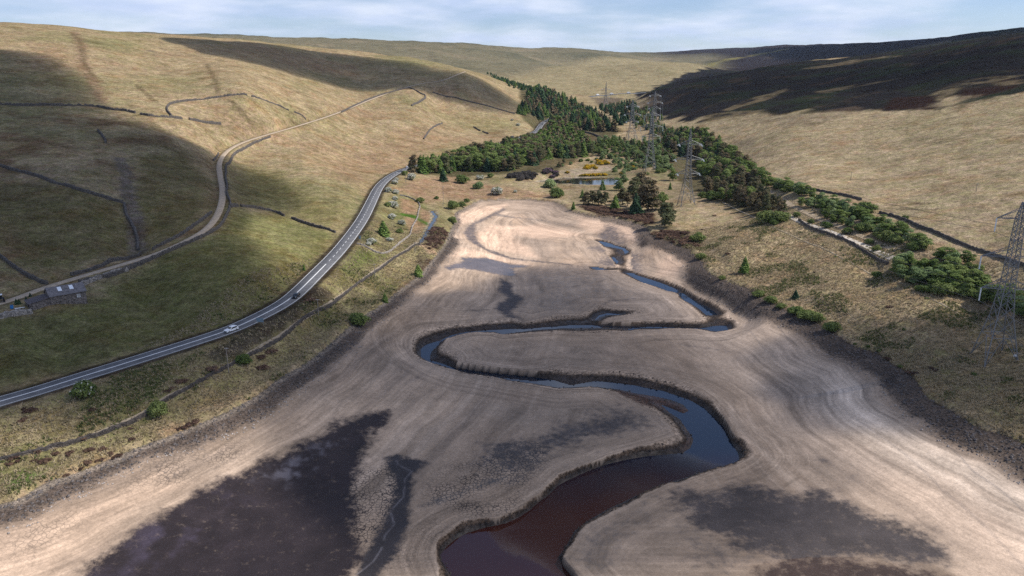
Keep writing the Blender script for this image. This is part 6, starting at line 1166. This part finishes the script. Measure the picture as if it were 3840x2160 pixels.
S('larch', T3(670,895), T3(670,680), 'bright green layered larch before the pine cluster', 1.35); S('spruce', T3(980,975), T3(980,645), 'green spruce with layered branches before the pine cluster', 1.3); S('birch', T3(1290,900), T3(1290,620), 'bright green tree at the right side of the pine cluster', 1.2); S('birch', T3(1390,840), T3(1400,640), 'small bright tree between the pine cluster and the second pylon', 1.1)
S('larch', T3(40,905), T3(45,785), 'small green conical tree alone on the lake head shore', 1.2); S('larch', T3(175,730), T3(175,600), 'small green tree left of the pine cluster', 1.1); S('larch', T3(480,615), T3(490,450), 'conical green tree in front of the pond', 1.25); S('willow', T3(800,520), T3(790,330), 'grey green tree at the right end of the pond', 1.3); S('willow', T3(720,620), T3(760,430), 'pale green tree behind the pine cluster', 1.3)
S('larch', T3(1500,610), T3(1508,490), 'young green tree on pale grass near the second pylon', .9); S('birch', T3(1540,475), T3(1530,280), 'dense dark green tree left of the second pylon', 1.3); S('bush', T3(1360,345), T3(1360,265), 'round olive bush under the pylon past the pond', 1.7); S('bush', T3(1150,385), T3(1150,335), 'low bush beside the foot of the pylon past the pond', 1.5); S('willow_bush', T3(1460,280), T3(1460,190), 'pale round bush behind the foot of the second pylon', 1.5)
S('bush', T3(2000,730), T3(2000,630), 'bright green bush right of the second pylon foot', 1.5); S('bush', T3(2130,760), T3(2130,600), 'bright green bush beside the dark pine stand', 1.3); S('birch', T3(2260,770), T3(2260,580), 'tall bright green bush against the dark pine stand', 1.4)
S('larch', T3(1930,1365), T3(1930,1240), 'single bright young larch among brown heather on the right bank', 1.1); S('larch', F(465,605), F(465,480), 'lone dark green conifer on the pale right bank', 1.35); S('spruce', F(850,805), F(850,735), 'small dark conifer on the middle of the right bank', 1.5); S('bush', F(1125,1045), F(1125,965), 'round dark green bush at the top of the dark shore gravel', 1.3)
for px, tp in ((F(570,785), F(570,735)), (F(660,830), F(660,775)), (F(740,870), F(740,830)), (F(860,915), F(860,850)), (F(930,950), F(930,880)), (F(1000,965), F(1000,895))): S('bush', px, tp, 'low dark bush in the row along the right shore gravel', 1.6, 'bushes along the right shore')
for px, tp, lb in ((F(140,500), F(140,450), 'small bush where the right bank meets the shore point'), (F(300,658), F(300,625), 'tiny green bush on the right shore edge'), (F(115,370), F(115,300), 'green bush on brown heather of the right bank'), (F(1380,155), F(1385,60), 'large round dark bush against the boundary wall'), (F(1370,295), F(1370,210), 'round bright bush below the large dark one'), (F(1540,370), F(1540,280), 'broad bush beside the lower sandy path'), (F(1470,335), F(1470,290), 'smaller bush left of the broad one by the sandy path'),
                   (F(1740,440), F(1740,365), 'bush left of the clump under the boundary wall'), (F(1675,200), F(1675,170), 'tiny bush on the boundary wall'), (F(640,225), F(640,120), 'bright bush at the lower end of the dark stand'), (F(720,225), F(720,130), 'dark green bush at the corner of the dark stand'), (F(690,245), F(690,200), 'yellow green bush under the corner of the dark stand'), (F(1810,745), F(1810,690), 'little pale bush below the leafy belt'), (F(1865,750), F(1865,685), 'little conical bush below the leafy belt'), (F(1470,640), F(1470,590), 'bush at the left tip of the leafy belt'), (F(1980,770), F(1970,670), 'dark pointed bush in front of the leafy belt')):
    S('bush', px, tp, lb, 1.35)
for px, tp, lb in ((F(970,235), F(970,195), 'low bright bush left of the pale path'), (F(1085,270), F(1085,215), 'slim bush between the two paths'), (F(1240,310), F(1240,255), 'slim green bush beside the pale path'), (F(855,185), F(855,140), 'olive bush at the top of the pale path'), (F(1410,390), F(1410,340), 'thin sapling beside the pale path'), (F(1465,440), F(1465,395), 'green bush near the lower end of the pale path')): S('bush', px, tp, lb, 1.2)
for u, v, s in ((480,215,25), (620,300,25), (680,305,22), (520,285,18), (1150,490,22), (1000,605,14), (1670,1040,30), (990,700,16), (1210,480,24), (340,470,40), (350,525,20), (1060,400,24), (40,300,40), (90,330,40), (150,285,20), (240,180,40), (1840,805,28), (1560,870,30), (1900,1340,30), (1760,1375,26), (2200,1380,40), (1300,1150,30), (1400,1170,34), (1480,1200,34), (1560,1260,34), (1640,1320,34), (1720,1370,30)):
    kd = 'bush' if (u * 7 + v) % 3 else 'heather'; p = at(F(u, v)); plant(kd, p, (.5 + s / 50.0) * (.75 if kd == 'bush' else .55), 'low green shrub among the grass of the right bank' if kd == 'bush' else 'dark heather clump on the right bank', 'scrub on the right bank', 1.6)
# left side
S('bush', G(1190,235), G(1190,118), 'bright round green bush on the bank wall', .95); S('hawthorn_green', G(640,88), D(640,1400), 'green bush with some white blossom beside the near road', 1.15); S('bush', D(1850,1295), D(1850,1205), 'dark green bush against the bank wall under the tall pole', .9); S('larch', D(2295,592), D(2295,540), 'small conifer on the field side of the road', 1.0)
S('bush', E(130,1000), E(130,900), 'dark round bush on the edge of the left shore', 1.1); S('larch', E(330,828), E(330,760), 'small bright larch on the left shore edge', 1.5); S('larch', E(580,635), E(575,545), 'bright green larch on the shore below the bank wall', 1.5); S('bush', E(842,232), E(842,175), 'green bush where the shore turns at the lake head', 1.1); S('larch', E(318,330), E(318,212), 'bright conical tree inside the walled plot', 1.5); S('bush', E(440,308), E(440,270), 'low dark bush inside the walled plot', 1.5)
for px, tp, lb in ((P5(975,700), P5(960,600), 'white hawthorn at the inside of the road bend'), (P5(1000,630), P5(1000,555), 'small white hawthorn behind the one at the road bend'), (P5(830,860), P5(830,745), 'grey white hawthorn touching the road edge'), (P5(985,900), P5(985,790), 'white hawthorn right of the one at the road edge'), (P5(970,1020), P5(970,930), 'sparse white hawthorn above the big one'), (P5(940,1170), P5(940,1025), 'big white hawthorn on the green verge'), (P5(915,1405), P5(915,1275), 'round white hawthorn below the big one'),
                   (E(230,392), E(230,340), 'white hawthorn in the lower corner of the walled plot'), (E(460,248), E(460,205), 'white hawthorn beside the plot wall'), (E(205,402), E(205,370), 'small hawthorn left of the one in the plot corner'), (E(365,370), E(365,335), 'low white flowered bush in the middle of the walled plot'), (T1(1460,1325), T1(1460,1185), 'big white hawthorn alone in the brown field'), (T1(1210,1095), T1(1210,1015), 'pale hawthorn before the roadside wood'), (T1(1740,1295), T1(1740,1250), 'tiny white hawthorn beside dark peat'), (T1(1690,212), T1(1690,180), 'little white hawthorn on the slope above the distant road'), (T1(1785,290), T1(1785,245), 'little hawthorn nearest the distant road')): S('hawthorn', px, tp, lb, 1.25)
S('hawthorn', P5(1300,615), P5(1300,465), 'greyish blossoming shrub at the corner of the wood', 1.0)
for px, tp, lb in ((P5(1165,515), P5(1165,408), 'rounded dark green bush between road and wood corner'), (P5(830,1150), P5(830,1040), 'green bush left of the big white hawthorn'), (P5(2320,680), P5(2300,480), 'tall green bush with white neighbour before the wood'), (P5(1480,1065), P5(1480,940), 'green bush beside the brown ditch'), (P5(1810,1005), P5(1810,930), 'small green bush on the brown field'), (P5(2130,1195), P5(2130,1005), 'largest round green bush at the lake head'), (P5(2320,1150), P5(2320,1025), 'middle round green bush at the lake head'), (P5(2420,1065), P5(2420,965), 'rightmost round green bush at the lake head'), (T1(1190,1235), T1(1190,1110), 'grey green round bush in the brown field'), (T1(1370,1065), T1(1370,985), 'green bush at the front of the roadside wood'), (T1(2260,1220), T1(2265,1060), 'loose green bush beside the pond dam'), (T1(2370,1370), T1(2370,1190), 'dark bush where the stream enters the lake')): S('willow_bush' if 'grey' in lb or 'loose' in lb else 'bush', px, tp, lb, 1.15)
S('spruce', P5(1945,640), P5(1940,365), 'dark conifer standing clear in front of the roadside wood', 1.35)
for px, tp in ((BN(335,975), BN(335,850)), (BN(390,965), BN(390,850)), (BN(525,870), BN(525,800)), (BN(612,815), BN(612,730))): S('spruce', px, tp, 'small dark conifer in a row beside the barn yard', 1.3, 'small conifers in the barn yard')
for u, v in ((220,205), (180,190), (250,200), (175,268), (160,285), (690,195), (730,195), (1300,30), (1265,55), (670,502), (780,492), (830,528), (995,420), (260,577), (360,574), (755,574), (660,598), (880,549), (910,538), (415,531), (520,527), (630,410), (270,515), (110,556), (60,606), (85,606), (980,337), (1350,340), (1390,330), (1430,305), (1470,287), (140,582), (320,590), (500,690), (610,640)):
    plant('heather', at(G(u, v)), .38 + .3 * vr.random(), 'dark heather clump dotted on the bottom left bank', 'heather clumps on the left bank', 1.3)
for u, v in ((2040,1210), (1980,1330), (1960,1250), (1600,1340), (1370,1435), (2330,820)): plant('heather', at(D(u, v)), .9, 'dark scrub clump on the bank between road and lake', 'scrub clumps between road and lake', 1.5)
FARQ.sort(key=lambda q: q[1].length); rest = {}
for kind, p, h, lb, gp, wide in FARQ:
    if NSING[kind] < 300: plant(kind, p, h, lb, gp, wide, 2)
    else: rest.setdefault(kind, []).append((p, h, wide))
for kind, L_ in rest.items():
    Vb, Fb = lowpoly(kind); Vs = []; Fs = []; n = 0
    for p, h, wide in L_:
        a = vr.random() * 6.28; c_, s_ = math.cos(a), math.sin(a); s = h / 10; Vr = Vb * s * np.array([wide, wide, 1]); Vs.append(np.c_[Vr[:, 0] * c_ - Vr[:, 1] * s_ + p.x, Vr[:, 0] * s_ + Vr[:, 1] * c_ + p.y, Vr[:, 2] + p.z]); Fs.append(Fb + n); n += len(Vb)
    o = link(kind + '_wood', np_mesh(kind + '_wood', np.concatenate(Vs), np.concatenate(Fs), False), LM[kind]); tag(o, 'far mass of dark conifers in the plantation and gorge' if kind == 'spruce' else 'far brownish pines mixed into the plantation' if kind == 'pine' else 'far bright green broadleaf trees above the pond', None, None, 'stuff')
def clumps(px, step, hr, label, group):
    poly = wpoly(px); P = np.array(poly); n = 0
    for x in np.arange(P[:, 0].min(), P[:, 0].max(), step):
        for y in np.arange(P[:, 1].min(), P[:, 1].max(), step):
            xx, yy = x + vr.normal() * step * .4, y + vr.normal() * step * .4
            if inside(np.array([xx]), np.array([yy]), poly)[0]: plant('heather', Vector((xx, yy, zat(xx, yy))), hr[0] + (hr[1] - hr[0]) * vr.random(), label, group, 1.8); n += 1
    return n
cnt['h1'] = clumps([P2(1230,90), P2(1500,185), P2(1800,270), P2(1930,280), P2(1960,180), P2(1750,60), P2(1500,10), P2(1270,20)], 3.2, (.6, 1.1), 'dark brown heather in the patch above the right shore point', 'heather patch above the shore point')
cnt['h2'] = clumps([T3(160,870), T3(400,985), T3(700,1010), T3(1000,1065), T3(1150,1130), T3(1250,1110), T3(1240,980), T3(1000,950), T3(600,880), T3(250,840)], 3.4, (.6, 1.1), 'dark brown heather in the strip below the pine cluster', 'heather strip below the pine cluster')
cnt['h3'] = clumps([P1(450,570), P1(630,550), P1(730,630), P1(650,760), P1(540,890), P1(440,850), P1(390,740)], 3.2, (.6, 1.0), 'dark brown heather in the patch beside the spillway', 'heather patch beside the spillway')
# ---- rough grass on the near banks and stones on the shore: too many to count
def tuft_field(name, mask_fn, n, hr, mats_, seed, label):
    rs = np.random.default_rng(seed); cand = np.where(mask_fn)[0]; w = (gy[cand] ** 2); ids = rs.choice(cand, n, p=w / w.sum()); x = gx[ids] + rs.normal(0, .4, n); y = gy[ids] + rs.normal(0, .4, n); zz = z[ids]; h = hr[0] + (hr[1] - hr[0]) * rs.random(n)
    V = []; Fq = []; k = 5
    for j in range(k):
        a = rs.random(n) * 6.28; l = .35 + .4 * rs.random(n); w_ = .10 + .10 * rs.random(n); bx, by = x + rs.normal(0, .18, n), y + rs.normal(0, .18, n); tx, ty = bx + np.cos(a) * l * h, by + np.sin(a) * l * h
        px_, py_ = -np.sin(a) * w_, np.cos(a) * w_; V.append(np.stack([np.c_[bx - px_, by - py_, zz - .1], np.c_[bx + px_, by + py_, zz - .1], np.c_[tx + px_ * .3, ty + py_ * .3, zz + h], np.c_[tx - px_ * .3, ty - py_ * .3, zz + h]], 1))
    V = np.concatenate(V).reshape(-1, 3); me = np_mesh(name, V, np.arange(len(V)).reshape(-1, 4), False); o = link(name, me, mats_); tag(o, label, None, None, 'stuff'); return o
M_TUFT = leaf_mat('dry_grass_blades', (.28, .23, .13), (.48, .385, .25)); M_RUSH = leaf_mat('green_rush_blades', (.12, .14, .05), (.22, .21, .09))
nb = (dS > .5) & (gy < 430) & (np.abs(gx / gy) < .88) & (dRoad > 7) & (dTrack > 5)
tuft_field('grass', nb & (dS < 75) & (gx > 0), 26000, (.25, .6), M_TUFT, 3, 'dry grass tussocks on the right bank'); tuft_field('grass', nb & (dS < 45) & (gx < 0), 12000, (.2, .5), M_TUFT, 4, 'dry grass tussocks on the left bank')
tuft_field('rushes', nb & (dS < 75) & (N2 + NB > .25) & (gx > 0), 6000, (.3, .75), M_RUSH, 5, 'green rushes on the right bank'); tuft_field('rushes', nb & (dS < 45) & (N2 + NB > .2) & (gx < 0), 2200, (.3, .6), M_RUSH, 6, 'green rushes on the left bank')
def stone_field(n, mask_fn, seed, sr, m, label):
    rs = np.random.default_rng(seed); cand = np.where(mask_fn)[0]; w = gy[cand] ** 2; ids = rs.choice(cand, n, p=w / w.sum()); s_ = sr[0] + (sr[1] - sr[0]) * rs.random(n) ** 3; c = np.c_[gx[ids] + rs.normal(0, .3, n), gy[ids] + rs.normal(0, .3, n), z[ids]]
    base = np.array([(1, 0, 0), (0, 1, 0), (-1, 0, 0), (0, -1, 0), (0, 0, .8), (0, 0, -.6)], float); V = c[:, None, :] + base[None] * s_[:, None, None] * (.7 + .6 * rs.random((n, 6, 3))); f = np.array([(0, 1, 4), (1, 2, 4), (2, 3, 4), (3, 0, 4), (1, 0, 5), (2, 1, 5), (3, 2, 5), (0, 3, 5)])
    me = np_mesh('stones', V.reshape(-1, 3), (f[None] + 6 * np.arange(n)[:, None, None]).reshape(-1, 3), False); o = link('stones', me, m); tag(o, label, None, None, 'stuff')
stone_field(9000, ins & (gm > .5) & (gy < 520), 8, (.10, .55), mat('shore_gravel_stone', (.11, .095, .088), .9, .6, .7), 'dark stones strewn along the shore gravel'); stone_field(2500, ins & (gm < .5) & (gm > .02) & (gy < 520), 9, (.08, .4), mat('pale_shore_stone', (.32, .28, .25), .9, .4, .7), 'pale stones below the gravel band')
stone_field(1500, ins & (BANKM > 0) & (dW > .1) & (gy < 330), 10, (.12, .5), mat('fallen_mud_block', (.075, .058, .046), .9, .4, .7), 'fallen blocks of dried mud under the river banks')
print('TREES', cnt, sum(cnt.values()), len(bpy.data.objects))
